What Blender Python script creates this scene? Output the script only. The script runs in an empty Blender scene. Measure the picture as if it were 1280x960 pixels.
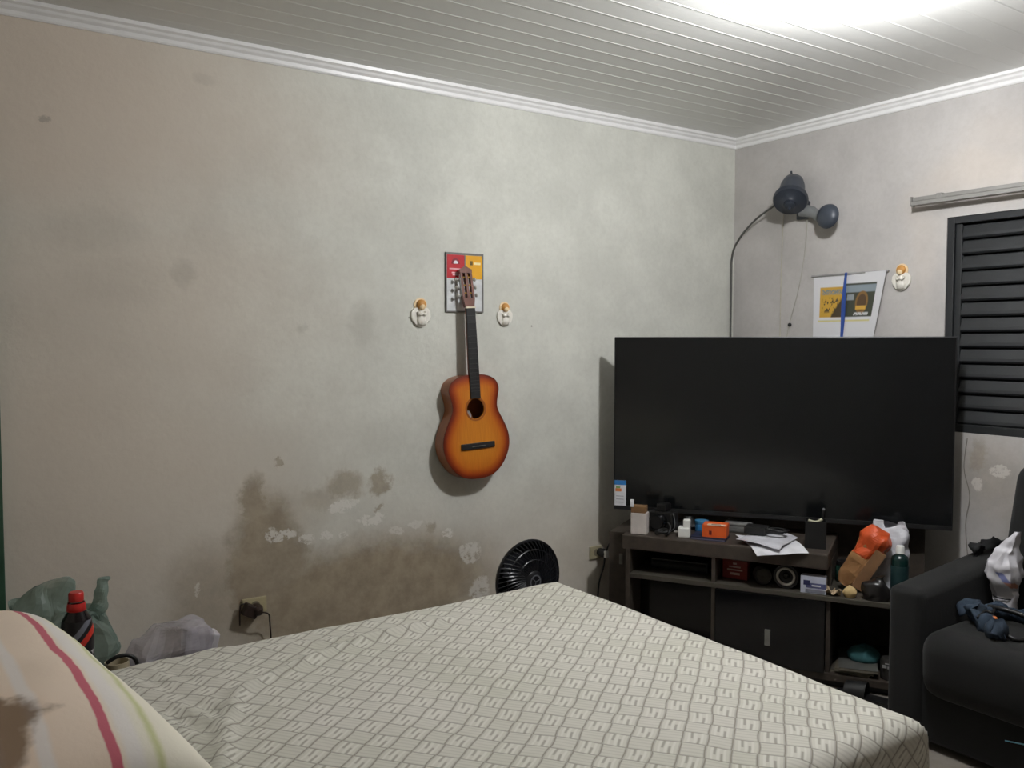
import bpy, bmesh, math, random
from mathutils import Vector, Matrix, noise
random.seed(4)
S = bpy.context.scene
C = S.collection
PI = math.pi

# ------------------------------------------------------------------ camera
F = 1080.0                                   # focal length in pixels of the 1280 wide frame
TH = math.radians(55.6); PIT = math.atan(54 / 1080); EYE = 1.42
cam_d = bpy.data.cameras.new('camera'); cam = bpy.data.objects.new('camera', cam_d); C.objects.link(cam)
cam_d.sensor_width = 36; cam_d.lens = 36 * F / 1280; cam_d.clip_start = .02
cam.location = (0, 0, EYE); cam.rotation_euler = (PI / 2 - PIT, 0, TH - PI / 2)
S.camera = cam
# ------------------------------------------------------------------ world, exposure, the lamp
w = bpy.data.worlds.new('night'); S.world = w; w.use_nodes = True
w.node_tree.nodes['Background'].inputs[0].default_value = (.02, .022, .03, 1)
w.node_tree.nodes['Background'].inputs[1].default_value = .2
vs = S.view_settings
vs.view_transform = 'Standard'; vs.look = 'None'; vs.gamma = 1; vs.use_curve_mapping = False; vs.exposure = 0
LAMP = (2.32, 1.56, 2.42); LAMP_R = .05; LAMP_E = 770; LAMP_COL = (.975, .985, 1.0)
# ------------------------------------------------------------------ pixel -> place
fv = Vector((math.cos(TH) * math.cos(PIT), math.sin(TH) * math.cos(PIT), -math.sin(PIT)))
rv = Vector((math.sin(TH), -math.cos(TH), 0)); uv_ = rv.cross(fv)
EP = Vector((0, 0, EYE))
def ray(x, y): return fv + rv * ((x - 640) / F) + uv_ * ((480 - y) / F)
def on(axis, val, x, y):
    d = ray(x, y); return EP + d * ((val - EP[axis]) / d[axis])
def onz(z, x, y): return on(2, z, x, y)
WY, WX, CZ = 3.27, 3.725, 2.52               # guitar wall, window wall, ceiling
X0, Y0 = -1.2, -1.8
# ------------------------------------------------------------------ materials
def lin(c):
    o = []
    for v in c[:3]:
        v /= 255.0
        o.append(v / 12.92 if v <= .04045 else ((v + .055) / 1.055) ** 2.4)
    return (*o, 1)
class NT:
    def __init__(s, name):
        s.m = bpy.data.materials.new(name); s.m.use_nodes = True
        s.t = s.m.node_tree; s.b = s.t.nodes['Principled BSDF']; s.out = s.t.nodes['Material Output']
    def put(s, node, key, v):
        if v is None: return
        if isinstance(v, bpy.types.NodeSocket): s.t.links.new(v, node.inputs[key])
        else:
            k = node.inputs[key]
            k.default_value = v
    def n(s, ty, out=0, ins=None, **kw):
        nd = s.t.nodes.new(ty)
        for k, v in kw.items(): setattr(nd, k, v)
        for k, v in (ins or {}).items(): s.put(nd, k, v)
        return nd.outputs[out]
    def math(s, op, a, b=None, c=None, clamp=False):
        nd = s.t.nodes.new('ShaderNodeMath'); nd.operation = op; nd.use_clamp = clamp
        for i, v in enumerate((a, b, c)): s.put(nd, i, v)
        return nd.outputs[0]
    def mix(s, f, a, b, mode='MIX'):
        nd = s.t.nodes.new('ShaderNodeMix'); nd.data_type = 'RGBA'; nd.blend_type = mode
        s.put(nd, 0, f); s.put(nd, 6, a); s.put(nd, 7, b)
        return nd.outputs[2]
    def noise(s, scale, vec=None, detail=4, rough=.55, out=0):
        return s.n('ShaderNodeTexNoise', out, {'Scale': scale, 'Detail': detail, 'Roughness': rough, 'Vector': vec})
    def ramp(s, f, lo, hi, a=0., b=1., smooth=True):
        nd = s.t.nodes.new('ShaderNodeMapRange'); nd.interpolation_type = 'SMOOTHSTEP' if smooth else 'LINEAR'
        for i, v in enumerate((f, lo, hi, a, b)): s.put(nd, i, v)
        return nd.outputs[0]
    def obj(s): return s.n('ShaderNodeTexCoord', 3)
    def uv(s): return s.n('ShaderNodeTexCoord', 2)
    def xyz(s, v):
        nd = s.t.nodes.new('ShaderNodeSeparateXYZ'); s.put(nd, 0, v); return nd.outputs
    def comb(s, x, y, z):
        nd = s.t.nodes.new('ShaderNodeCombineXYZ')
        for i, v in enumerate((x, y, z)): s.put(nd, i, v)
        return nd.outputs[0]
    def bump(s, h, strength=.2, dist=.01):
        s.put(s.b, 'Normal', s.n('ShaderNodeBump', 0, {'Height': h, 'Strength': strength, 'Distance': dist}))
    def set(s, **kw):
        for k, v in kw.items(): s.put(s.b, k.replace('_', ' '), v)
        return s.m
MC = {}
def plain(name, c, rough=.6, metal=0., var=.12, scale=14., bump=.0, spec=.5, bscale=60., **kw):
    if name in MC: return MC[name]
    q = NT(name); co = q.obj()
    a = lin(c); dk = tuple(v * (1 - var) for v in a[:3]) + (1,); lt = tuple(min(1, v * (1 + var)) for v in a[:3]) + (1,)
    col = q.mix(q.ramp(q.noise(scale, co), .3, .7), dk, lt)
    if bump: q.bump(q.noise(bscale, co, 6), bump, .004)
    q.set(Base_Color=col, Roughness=rough, Metallic=metal)
    q.b.inputs['Specular IOR Level'].default_value = spec
    for k, v in kw.items(): q.put(q.b, k.replace('_', ' '), v)
    MC[name] = q.m; return q.m
def film(name, c, alpha=.55, rough=.35):
    """thin plastic film: part of the light passes straight, part scatters"""
    if name in MC: return MC[name]
    q = NT(name); co = q.obj(); a = lin(c)
    q.set(Base_Color=a, Roughness=rough)
    tl = q.n('ShaderNodeBsdfTranslucent', 0, {'Color': a}); tr = q.n('ShaderNodeBsdfTransparent', 0, {'Color': tuple(.5 + .5 * v for v in a[:3]) + (1,)})
    m1 = q.n('ShaderNodeMixShader', 0, {0: .3, 1: q.b.outputs[0], 2: tl})
    fac = q.ramp(q.noise(9, co), .3, .7, max(0, alpha - .12), min(1, alpha + .12))
    m2 = q.n('ShaderNodeMixShader', 0, {0: fac, 1: tr, 2: m1})
    q.t.links.new(m2, q.out.inputs[0]); MC[name] = q.m; return q.m
# ------------------------------------------------------------------ mesh helpers
def BM(): return bmesh.new()
def box(bm, x0, x1, y0, y1, z0, z1, bev=0., M=None, seg=2):
    r = bmesh.ops.create_cube(bm, size=1)['verts']
    for v in r:
        v.co = Vector((x0 + (v.co.x + .5) * (x1 - x0), y0 + (v.co.y + .5) * (y1 - y0), z0 + (v.co.z + .5) * (z1 - z0)))
    if bev:
        es = list({e for v in r for e in v.link_edges})
        g = bmesh.ops.bevel(bm, geom=es, offset=bev, segments=seg, affect='EDGES', profile=.6)
        r = list({v for f in g['faces'] for v in f.verts} | {v for v in r if v.is_valid})
    if M is not None:
        for v in r: v.co = M @ v.co
    return r
def frame_z(d):
    d = Vector(d).normalized(); a = Vector((0, 0, 1)) if abs(d.z) < .95 else Vector((1, 0, 0))
    x = a.cross(d).normalized(); return x, d.cross(x), d
def tube(bm, pts, r, n=8, cap=True):
    pts = [Vector(p) for p in pts]; rings = []
    rr = r if isinstance(r, (list, tuple)) else [r] * len(pts)
    px = None
    for i, p in enumerate(pts):
        d = (pts[min(i + 1, len(pts) - 1)] - pts[max(i - 1, 0)])
        if d.length < 1e-9: d = Vector((0, 0, 1))
        d.normalize()
        if px is None: px = frame_z(d)[0]
        px = px - d * px.dot(d)
        px = px.normalized() if px.length > 1e-6 else frame_z(d)[0]
        y = d.cross(px)
        rings.append([bm.verts.new(p + (px * math.cos(2 * PI * k / n) + y * math.sin(2 * PI * k / n)) * rr[i]) for k in range(n)])
    for a, b in zip(rings, rings[1:]):
        for k in range(n): bm.faces.new((a[k], a[(k + 1) % n], b[(k + 1) % n], b[k]))
    if cap: bm.faces.new(rings[0][::-1]); bm.faces.new(rings[-1])
def lathe(bm, prof, n=24, M=None, cap=True, wob=None):
    """prof: (radius, z) pairs turned about z"""
    rings = []
    for (r, z) in prof:
        ring = []
        for k in range(n):
            a = 2 * PI * k / n
            p = Vector((r * math.cos(a), r * math.sin(a), z))
            if wob: p = wob(p, a)
            if M is not None: p = M @ p
            ring.append(bm.verts.new(p))
        rings.append(ring)
    for a, b in zip(rings, rings[1:]):
        for k in range(n): bm.faces.new((a[k], a[(k + 1) % n], b[(k + 1) % n], b[k]))
    if cap:
        if prof[0][0] > 1e-5: bm.faces.new(rings[0][::-1])
        if prof[-1][0] > 1e-5: bm.faces.new(rings[-1])
    return rings
def prism(bm, pts, y0, y1, bev=0.):
    """outline in x,z pushed along y"""
    a = [bm.verts.new((x, y0, z)) for x, z in pts]; b = [bm.verts.new((x, y1, z)) for x, z in pts]
    n = len(pts); fs = [bm.faces.new(a), bm.faces.new(b[::-1])]
    for k in range(n): fs.append(bm.faces.new((a[k], b[k], b[(k + 1) % n], a[(k + 1) % n])))
    if bev:
        es = list({e for f in fs[:2] for e in f.edges})
        bmesh.ops.bevel(bm, geom=es, offset=bev, segments=2, affect='EDGES', profile=.6)
def spline(pts, n=8):
    pts = [Vector(p) for p in pts]; out = []
    for i in range(len(pts) - 1):
        p0, p1, p2, p3 = pts[max(i - 1, 0)], pts[i], pts[i + 1], pts[min(i + 2, len(pts) - 1)]
        for k in range(n):
            t = k / n
            out.append(.5 * ((2 * p1) + (p2 - p0) * t + (2 * p0 - 5 * p1 + 4 * p2 - p3) * t * t + (3 * p1 - p0 - 3 * p2 + p3) * t ** 3))
    out.append(pts[-1]); return out
def grid(bm, nu, nv, fn, uvfn=None):
    vs = [[bm.verts.new(fn(i / nu, j / nv)) for j in range(nv + 1)] for i in range(nu + 1)]
    lay = bm.loops.layers.uv.verify() if uvfn else None
    for i in range(nu):
        for j in range(nv):
            f = bm.faces.new((vs[i][j], vs[i + 1][j], vs[i + 1][j + 1], vs[i][j + 1]))
            if lay:
                for l, (a, b) in zip(f.loops, ((i, j), (i + 1, j), (i + 1, j + 1), (i, j + 1))):
                    l[lay].uv = uvfn(a / nu, b / nv)
    return vs
def obj(name, bm, m, parent=None, smooth=False, label=None, fix=True, angle=None):
    if fix: bmesh.ops.recalc_face_normals(bm, faces=bm.faces)
    me = bpy.data.meshes.new(name); bm.to_mesh(me); bm.free()
    if m: me.materials.append(m)
    if smooth:
        for p in me.polygons: p.use_smooth = True
        if angle:
            me.set_sharp_from_angle(angle=math.radians(angle))
    o = bpy.data.objects.new(name, me); C.objects.link(o)
    if parent: o.parent = parent
    if label: o['label'] = label
    return o
def tag(o, label, cat, group=None):
    o['label'] = label; o['category'] = cat
    if group: o['group'] = group
    return o
def thing(name, label, cat, loc=(0, 0, 0), rz=0., group=None, rot=None):
    o = bpy.data.objects.new(name, None); C.objects.link(o); o.empty_display_size = .05
    o.location = loc; o.rotation_euler = rot or (0, 0, rz); return tag(o, label, cat, group)
def struct(name, bm, m, parent=None, **k):
    o = obj(name, bm, m, parent, **k)
    if not parent: o['kind'] = 'structure'
    return o
def place(o, loc, rz=0., rot=None):
    o.location = loc; o.rotation_euler = rot or (0, 0, rz); return o
def crumple(p, amp, sc, seed=0):
    q = Vector(p) * sc + Vector((seed * 7.1, seed * 3.3, seed))
    return Vector(p) + Vector((noise.noise(q), noise.noise(q + Vector((31, 0, 0))), noise.noise(q + Vector((0, 57, 0))))) * amp
def sack(bm, rings, n=28, amp=.01, sc=18, seed=0, cap_top=True, pleat=0., pn=9):
    """soft bag: rings of (cx, cy, z, rx, ry)"""
    R = []
    for (cx, cy, z, rx, ry) in rings:
        ring = []
        for k in range(n):
            a = 2 * PI * k / n; s = 1 + pleat * math.sin(a * pn + z * 20 + seed)
            p = crumple((cx + rx * s * math.cos(a), cy + ry * s * math.sin(a), z), amp if z > rings[0][2] + 1e-4 else 0, sc, seed)
            p.z = max(p.z, rings[0][2]); ring.append(bm.verts.new(p))
        R.append(ring)
    for a, b in zip(R, R[1:]):
        for k in range(n): bm.faces.new((a[k], a[(k + 1) % n], b[(k + 1) % n], b[k]))
    bm.faces.new(R[0][::-1])
    if cap_top: bm.faces.new(R[-1])
def resample(rings, m):
    out = []
    P = spline([Vector(r[:3]) for r in rings], m); Q = spline([Vector((r[3], r[4], 0)) for r in rings], m)
    for a, b in zip(P, Q): out.append((a.x, a.y, a.z, max(b.x, .001), max(b.y, .001)))
    return out

# ================================================================== THE SETTING
# ---- wall paint: old plaster with damp, flaking and a warm tint paled against lamp falloff
def wall_paint(name, axis, plane, base, warm_lift, damp, flakes, smudge, specks):
    q = NT(name); co = q.obj(); x, y, z = q.xyz(co)
    h = x if axis == 1 else y
    wn = q.noise(9, co, 9, .74, 1); wx, wyy, wz = q.xyz(wn)
    ww = q.noise(1.6, co, 4, .6, 1); vx, vy, vz = q.xyz(ww)
    def hz(px, py):
        p = on(axis, plane, px, py); return (p.x if axis == 1 else p.y), p.z
    def ell(px, py, rx, ry, soft, warp, sx, sz):
        a, b = hz(px, py); a1, _ = hz(px + rx, py); _, b1 = hz(px, py + ry)
        ra, rb = abs(a1 - a), abs(b1 - b)
        u = q.math('DIVIDE', q.math('ADD', q.math('SUBTRACT', h, a), q.math('MULTIPLY', q.math('SUBTRACT', sx, .5), warp)), ra)
        v = q.math('DIVIDE', q.math('ADD', q.math('SUBTRACT', z, b), q.math('MULTIPLY', q.math('SUBTRACT', sz, .5), warp)), rb)
        d = q.math('SQRT', q.math('ADD', q.math('MULTIPLY', u, u), q.math('MULTIPLY', v, v)))
        return q.ramp(d, 1 + soft, 1 - soft)
    def layer(lst, soft, warp, sx, sz):
        acc = None
        for e in lst:
            m = q.math('MULTIPLY', ell(*e[:4], e[5] if len(e) > 5 else soft, warp, sx, sz), e[4])
            acc = m if acc is None else q.math('MAXIMUM', acc, m)
        return acc if acc is not None else 0.
    mott = q.noise(3.2, co, 6, .6); fine = q.noise(45, co, 5, .7)
    b = lin(base)
    col = q.mix(q.ramp(mott, .3, .72), tuple(v * .88 for v in b[:3]) + (1,), tuple(min(1, v * 1.05) for v in b[:3]) + (1,))
    col = q.mix(q.ramp(fine, .35, .75, 0, .10), col, lin((120, 112, 98)))
    col = q.mix(layer(warm_lift, .75, .5, vx, vz), col, lin((219, 204, 188)))  # warm cream tint, made paler to brighten the wall end the lamp lights weakly
    col = q.mix(layer(smudge, .5, .12, wx, wz), col, lin((110, 104, 92)))
    dm = layer(damp, .3, .16, wx, wz)
    dcol = q.mix(q.ramp(q.noise(11, co, 6, .7), .3, .7), lin((128, 112, 89)), lin((162, 146, 120)))
    col = q.mix(dm, col, dcol)
    fl = layer(flakes, .12, .09, wx, wz)
    flm = q.math('MULTIPLY', fl, q.ramp(q.noise(34, co, 6, .75), .42, .5))
    col = q.mix(flm, col, lin((226, 222, 214)))
    sp = q.n('ShaderNodeTexVoronoi', 0, {'Vector': co, 'Scale': 3.1, 'Randomness': 1.})
    col = q.mix(q.ramp(sp, .022, .012, 0, specks), col, lin((84, 72, 58)))
    hgt = q.math('ADD', q.math('MULTIPLY', q.noise(30, co, 7, .7), .35), q.math('ADD', q.math('MULTIPLY', q.noise(5, co, 4), .8), q.math('MULTIPLY', flm, .5)))
    q.bump(hgt, .28, .012)
    return q.set(Base_Color=col, Roughness=.85)
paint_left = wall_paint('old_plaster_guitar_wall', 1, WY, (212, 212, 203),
    warm_lift=[(30, 110, 300, 190, .85), (20, 640, 330, 330, .7), (130, 400, 240, 190, .6), (560, 760, 260, 110, .5)],
    damp=[(465, 742, 150, 66, .85, .35), (335, 712, 52, 90, .8, .3), (318, 632, 17, 36, .75, .35), (262, 752, 46, 62, .55, .6),
          (430, 606, 24, 16, .6, .4), (400, 622, 24, 14, .4, .6), (475, 603, 12, 13, .7, .35), (349, 583, 6, 6, .6, .3),
          (474, 636, 6, 4, .6, .3), (538, 661, 8, 8, .6, .4), (560, 706, 62, 32, .5, .6), (360, 648, 45, 30, .3, .8), (735, 690, 30, 40, .25, .6)],
    flakes=[(351, 668, 20, 7, .9), (424, 634, 15, 8, .9), (464, 649, 17, 7, .85), (408, 668, 8, 6, .9), (431, 667, 6, 4, .8),
            (559, 667, 8, 6, .9), (588, 690, 13, 14, .7), (247, 737, 4, 11, .7), (600, 735, 12, 14, .7), (520, 655, 8, 5, .6), (384, 672, 10, 5, .8), (340, 664, 8, 6, .8), (440, 628, 8, 5, .7), (496, 664, 9, 4, .6)],
    smudge=[(452, 405, 15, 26, .2), (380, 410, 6, 6, .15), (230, 342, 17, 16, .18), (55, 150, 5, 4, .4), (118, 290, 60, 25, .10), (150, 350, 60, 30, .08), (255, 102, 14, 6, .12), (585, 300, 14, 25, .10)], specks=.75)
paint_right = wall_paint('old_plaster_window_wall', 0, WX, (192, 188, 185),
    warm_lift=[(1225, 210, 60, 35, .35), (1250, 170, 60, 40, .2), (1160, 300, 20, 90, .2)],
    damp=[(1225, 570, 12, 22, .55, .6), (1240, 600, 45, 40, .35, .8), (1275, 640, 20, 40, .3, .8)],
    flakes=[(1250, 590, 12, 8, .6), (1222, 606, 8, 8, .6)],
    smudge=[(990, 265, 40, 60, .14), (940, 250, 30, 60, .1)], specks=.4)
paint_plain = plain('plain_plaster', (170, 158, 142), .85, bump=.2, scale=3)

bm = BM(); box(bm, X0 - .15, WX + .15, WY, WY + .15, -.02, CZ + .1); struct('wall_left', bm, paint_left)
# window wall with a real opening
WA, WB, WZ0, WZ1 = on(0, WX, 1184, 272).y, on(0, WX, 1184, 272).y - 1.05, 1.022, 1.958
bm = BM()
box(bm, WX, WX + .15, WA, WY, -.02, CZ + .1); box(bm, WX, WX + .15, Y0 - .15, WB, -.02, CZ + .1)
box(bm, WX, WX + .15, WB, WA, -.02, WZ0); box(bm, WX, WX + .15, WB, WA, WZ1, CZ + .1)
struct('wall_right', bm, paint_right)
bm = BM(); box(bm, X0 - .15, X0, Y0 - .15, WY, -.02, CZ + .1); struct('wall_back', bm, plain('plain_plaster_light', (220, 212, 198), .85, bump=.2, scale=3))
bm = BM(); box(bm, X0, WX, Y0 - .15, Y0, -.02, CZ + .1); struct('wall_front', bm, paint_plain)
q = NT('cement_floor'); co = q.obj()
fc = q.mix(q.ramp(q.noise(2.5, co, 6), .3, .7), lin((112, 106, 98)), lin((150, 143, 134)))
q.bump(q.noise(40, co, 6), .15, .004); q.set(Base_Color=fc, Roughness=.55)
bm = BM(); box(bm, X0 - .15, WX + .15, Y0 - .15, WY + .15, -.12, 0); struct('floor', bm, q.m)
# ---- ceiling of PVC strips
pvc = plain('white_pvc', (222, 222, 218), .32, var=.025, scale=2, spec=.5)
pvc_gap = plain('pvc_backing', (150, 150, 146), .6)
bm = BM(); box(bm, X0 - .15, WX + .15, Y0 - .15, WY + .15, CZ + .012, CZ + .1); ceil = struct('ceiling', bm, pvc_gap)
PW = .1
bm = BM(); g = .0035
pr = [(0, .012), (0, .0002), (.004, -.0011), (.007, -.0011), (.010, 0), (PW, 0), (PW, .012)]
vsA = [bm.verts.new((X0, yy, zz)) for yy, zz in pr]; vsB = [bm.verts.new((WX, yy, zz)) for yy, zz in pr]
for k in range(len(pr) - 1): bm.faces.new((vsA[k], vsA[k + 1], vsB[k + 1], vsB[k]))
p0 = obj('panel', bm, pvc, ceil)
k = 0; yy = WY - PW
while yy > Y0 - PW:
    o = p0 if k == 0 else p0.copy()
    if k: C.objects.link(o); o.parent = ceil
    o.location = (0, yy, CZ); yy -= PW; k += 1
# ---- crown trims
trimw = plain('white_trim', (236, 235, 234), .35, var=.03)
prof = [(0, .0), (0, -.052), (.006, -.052), (.010, -.046), (.012, -.034), (.022, -.026), (.026, -.018), (.036, -.012), (.038, 0)]
bm = BM(); a = [bm.verts.new((X0, WY - d, CZ + z)) for d, z in prof]; b = [bm.verts.new((WX, WY - d, CZ + z)) for d, z in prof]
for i in range(len(prof)):
    j = (i + 1) % len(prof); bm.faces.new((a[i], a[j], b[j], b[i]))
struct('trim_1', bm, trimw)
bm = BM(); a = [bm.verts.new((WX - d, Y0, CZ + z)) for d, z in prof]; b = [bm.verts.new((WX - d, WY, CZ + z)) for d, z in prof]
for i in range(len(prof)):
    j = (i + 1) % len(prof); bm.faces.new((a[i], a[j], b[j], b[i]))
struct('trim_2', bm, trimw)
# ---- steel shutter window
steel = plain('dark_grey_painted_steel', (33, 35, 37), .5, var=.15, scale=8, bump=.05)
wroot = bpy.data.objects.new('window_1', None); C.objects.link(wroot); wroot['kind'] = 'structure'
wroot['label'] = 'dark grey steel window with closed horizontal shutter slats'
fx0, fx1 = WX + .004, WX + .07; fw = .032
bm = BM(); box(bm, fx0, fx1, WA - fw, WA, WZ0, WZ1, .003); obj('window_frame', bm, steel, wroot)
bm = BM(); box(bm, fx0, fx1, WB, WB + fw, WZ0, WZ1, .003); obj('window_frame', bm, steel, wroot)
bm = BM(); box(bm, fx0, fx1, WB + fw, WA - fw, WZ1 - .03, WZ1, .003); obj('window_frame', bm, steel, wroot)
bm = BM(); box(bm, fx0, fx1, WB + fw, WA - fw, WZ0, WZ0 + .035, .003); obj('window_frame', bm, steel, wroot)
bm = BM(); box(bm, fx0 + .012, fx1, WA - fw - .028, WA - fw, WZ0 + .035, WZ1 - .03, .003); obj('sash_stile', bm, steel, wroot)
bm = BM(); box(bm, WX + .058, WX + .066, WB + fw, WA - fw, WZ0 + .03, WZ1 - .03); obj('back_plate', bm, steel, wroot)
ns = 13; sp = (WZ1 - WZ0 - .065) / ns
bm = BM(); L0, L1 = WB + fw, WA - fw - .028
sec = [(.052, sp), (.030, sp * .86), (.018, sp * .30), (.016, sp * .12), (.022, 0), (.052, 0)]
A = [bm.verts.new((WX + d, L0, z)) for d, z in sec]; B = [bm.verts.new((WX + d, L1, z)) for d, z in sec]
for i in range(len(sec)):
    j = (i + 1) % len(sec); bm.faces.new((A[i], A[j], B[j], B[i]))
bm.faces.new(A); bm.faces.new(B[::-1])
s0 = obj('slat', bm, steel, wroot)
for i in range(ns):
    o = s0 if i == 0 else s0.copy()
    if i: C.objects.link(o); o.parent = wroot
    o.location = (0, 0, WZ0 + .035 + i * sp)
# ---- green door at the end of the guitar wall
green = plain('dark_green_paint', (52, 84, 64), .5, var=.1)
dx = on(1, WY - .03, 4, 640).x
bm = BM(); box(bm, dx - .07, dx, WY - .035, WY + .0, 0, 2.1, .004); d1 = struct('door_1', bm, green)
d1['label'] = 'dark green painted door at the end of the stained wall'
bm = BM(); box(bm, dx - .87, dx - .07, WY - .028, WY - .001, .01, 2.06, .003); obj('door_leaf', bm, green, d1)
bm = BM(); box(bm, dx - .94, dx - .87, WY - .035, WY, 0, 2.1, .004); obj('door_jamb', bm, green, d1)
bm = BM(); box(bm, dx - .94, dx, WY - .036, WY, 2.06, 2.13, .004); obj('door_head', bm, green, d1)

# ================================================================== CEILING LAMP
t = thing('ceiling_lamp', 'glaring white bulb in a plain socket on the strip ceiling', 'lamp', (LAMP[0], LAMP[1], 0))
wp = plain('white_plastic', (232, 232, 228), .4, var=.03)
bm = BM(); lathe(bm, [(0, CZ + .004), (.045, CZ + .004), (.045, CZ - .008), (.03, CZ - .018), (.026, CZ - .052), (.0, CZ - .052)], 24); obj('socket', bm, wp, t, True, angle=40)
q = NT('bulb_glow'); q.set(Base_Color=(.9, .9, .9, 1), Emission_Color=(*LAMP_COL, 1), Emission_Strength=LAMP_E)
bm = BM(); z = LAMP[2]; prof = [(.0, z - LAMP_R)] + [(LAMP_R * math.sin(a), z - LAMP_R * math.cos(a)) for a in [PI * i / 12 for i in range(1, 10)]] + [(.026, z + .055), (0, z + .055)]
lathe(bm, prof, 20); obj('bulb', bm, q.m, t, True)

# ================================================================== BED
BX0, BX1, BY0, BY1, BZ = -.15, 1.90, 1.07, 2.475, .556
bedroot = thing('bed', 'double box bed with a low base standing along the stained wall', 'bed', ((BX0 + BX1) / 2, (BY0 + BY1) / 2, 0))
cxb, cyb = bedroot.location.x, bedroot.location.y
bm = BM(); box(bm, BX0 - cxb + .03, BX1 - cxb - .03, BY0 - cyb + .03, BY1 - cyb - .03, .08, .32, .012); obj('base', bm, plain('brown_bed_fabric', (84, 68, 56), .85, bump=.2), bedroot)
bm = BM(); box(bm, BX0 - cxb + .02, BX1 - cxb - .02, BY0 - cyb + .02, BY1 - cyb - .02, .32, BZ - .012, .05, seg=4); obj('mattress', bm, plain('mattress_white', (205, 200, 190), .8), bedroot, True)
for sx in (-1, 1):
    for sy in (-1, 1):
        bm = BM(); lathe(bm, [(.02, 0), (.03, .08)], 12, Matrix.Translation((sx * .92, sy * .6, 0))); obj('leg', bm, plain('black_plastic', (20, 20, 21), .45), bedroot)
# bedspread: fitted cloth over the mattress with a woven meander print
q = NT('bedspread_weave'); uv = q.uv()
wob = q.noise(4, uv, 3, .5, 1); wbx, wby, _ = q.xyz(wob)
ux, uy, _ = q.xyz(uv)
ux = q.math('ADD', ux, q.math('MULTIPLY', q.math('SUBTRACT', wbx, .5), .022)); uy = q.math('ADD', uy, q.math('MULTIPLY', q.math('SUBTRACT', wby, .5), .022))
ga = math.radians(38.4); CELL = .0535
ca, sa = math.cos(ga) / CELL, math.sin(ga) / CELL
V = q.math('ADD', q.math('MULTIPLY', ux, ca), q.math('MULTIPLY', uy, sa))
U = q.math('SUBTRACT', q.math('MULTIPLY', ux, sa), q.math('MULTIPLY', uy, ca))
U = q.math('ADD', U, q.math('MULTIPLY', q.math('SINE', q.math('MULTIPLY', V, PI)), .025))
fu, fvv = q.math('FRACT', U), q.math('FRACT', V)
chk = q.math('PINGPONG', q.math('ADD', q.math('FLOOR', U), q.math('FLOOR', V)), 1)
def band(v, c, hw, e=.03): return q.ramp(q.math('ABSOLUTE', q.math('SUBTRACT', v, c)), hw + e, hw - e)
def gt(v, c, e=.03): return q.ramp(v, c - e, c + e)
slit1 = q.math('MULTIPLY', band(fu, .36, .05), gt(fvv, .42)); slit2 = q.math('MULTIPLY', band(fu, .64, .05), q.math('SUBTRACT', 1., gt(fvv, .58)))
bar = q.math('MULTIPLY', band(fu, .5, .17), q.math('MAXIMUM', band(fvv, .42, .03), band(fvv, .62, .03)))
slits = q.math('MULTIPLY', q.math('MAXIMUM', slit1, slit2), chk)
light = q.math('MULTIPLY', q.math('MAXIMUM', band(fu, .5, .06), q.math('MAXIMUM', band(fu, .24, .05), band(fu, .76, .05))), chk)
fine = q.math('MULTIPLY', q.ramp(q.math('SINE', q.math('MULTIPLY', fvv, 2 * PI * 4)), -.2, .9), q.math('SUBTRACT', 1., chk))
lineU = q.math('ADD', band(fu, 0, .055, .04), band(fu, 1, .055, .04), clamp=True)
lineU = q.math('MULTIPLY', lineU, q.ramp(chk, 0, 1, .95, .5))
lineV = q.math('MULTIPLY', q.math('ADD', band(fvv, 0, .03, .04), band(fvv, 1, .035, .04), clamp=True), .8)
base = q.mix(q.ramp(q.noise(2.2, uv, 4), .3, .7), lin((207, 205, 191)), lin((219, 215, 205)))
col = q.mix(q.math('MULTIPLY', light, .6), base, lin((232, 229, 220)))
col = q.mix(q.math('MULTIPLY', fine, .2), col, lin((150, 145, 132)))
col = q.mix(q.math('MULTIPLY', slits, .65), col, lin((140, 134, 120)))
col = q.mix(q.math('MAXIMUM', lineU, lineV), col, lin((138, 131, 118)))
q.bump(q.math('SUBTRACT', q.math('MULTIPLY', light, .4), q.math('MAXIMUM', lineU, lineV)), .15, .004)
q.set(Base_Color=col, Roughness=.8); q.b.inputs['Sheen Weight'].default_value = .15
bedmat = q.m
FOLD = [on(2, BZ, *p).xy for p in [(560, 775), (450, 800), (370, 832), (300, 865), (285, 900), (275, 975)]]
FOLD2 = [on(2, BZ, *p).xy for p in [(520, 782), (420, 800), (340, 812), (250, 812)]]
def dseg(p, pts):
    best = 9
    for a, b in zip(pts, pts[1:]):
        ab = b - a; tt = max(0, min(1, (p - a).dot(ab) / ab.length_squared)); best = min(best, (p - a - ab * tt).length)
    return best
LX, LY = BX1 - BX0, BY1 - BY0; RR = .05; DROP = .26
def edge(s, L):
    """s: unfolded distance from the left rim; gives flat position and drop"""
    out = RR * PI / 2; flat = L - 2 * RR
    if s < 0: s0 = -s; sgn = -1
    elif s > flat: s0 = s - flat; sgn = 1
    else: return RR + s, 0.
    if s0 < out: a = s0 / RR; d = RR * math.sin(a); h = RR * (1 - math.cos(a))
    else: d = RR; h = RR + s0 - out
    return (RR - d if sgn < 0 else L - RR + d), h
EX = RR * PI / 2 + DROP
def lay(n, L):
    flat = L - 2 * RR
    o = [-EX, -EX * .7, -EX * .45] + [-RR * PI / 2 * k / 6 for k in range(6, 0, -1)]
    o += [flat * k / n for k in range(n + 1)]
    o += [flat + RR * PI / 2 * k / 6 for k in range(1, 7)] + [flat + EX * .45, flat + EX * .7, flat + EX]
    return o
SX, SY = lay(96, LX), lay(72, LY)
bm = BM(); uvl = bm.loops.layers.uv.verify(); G = []
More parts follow.
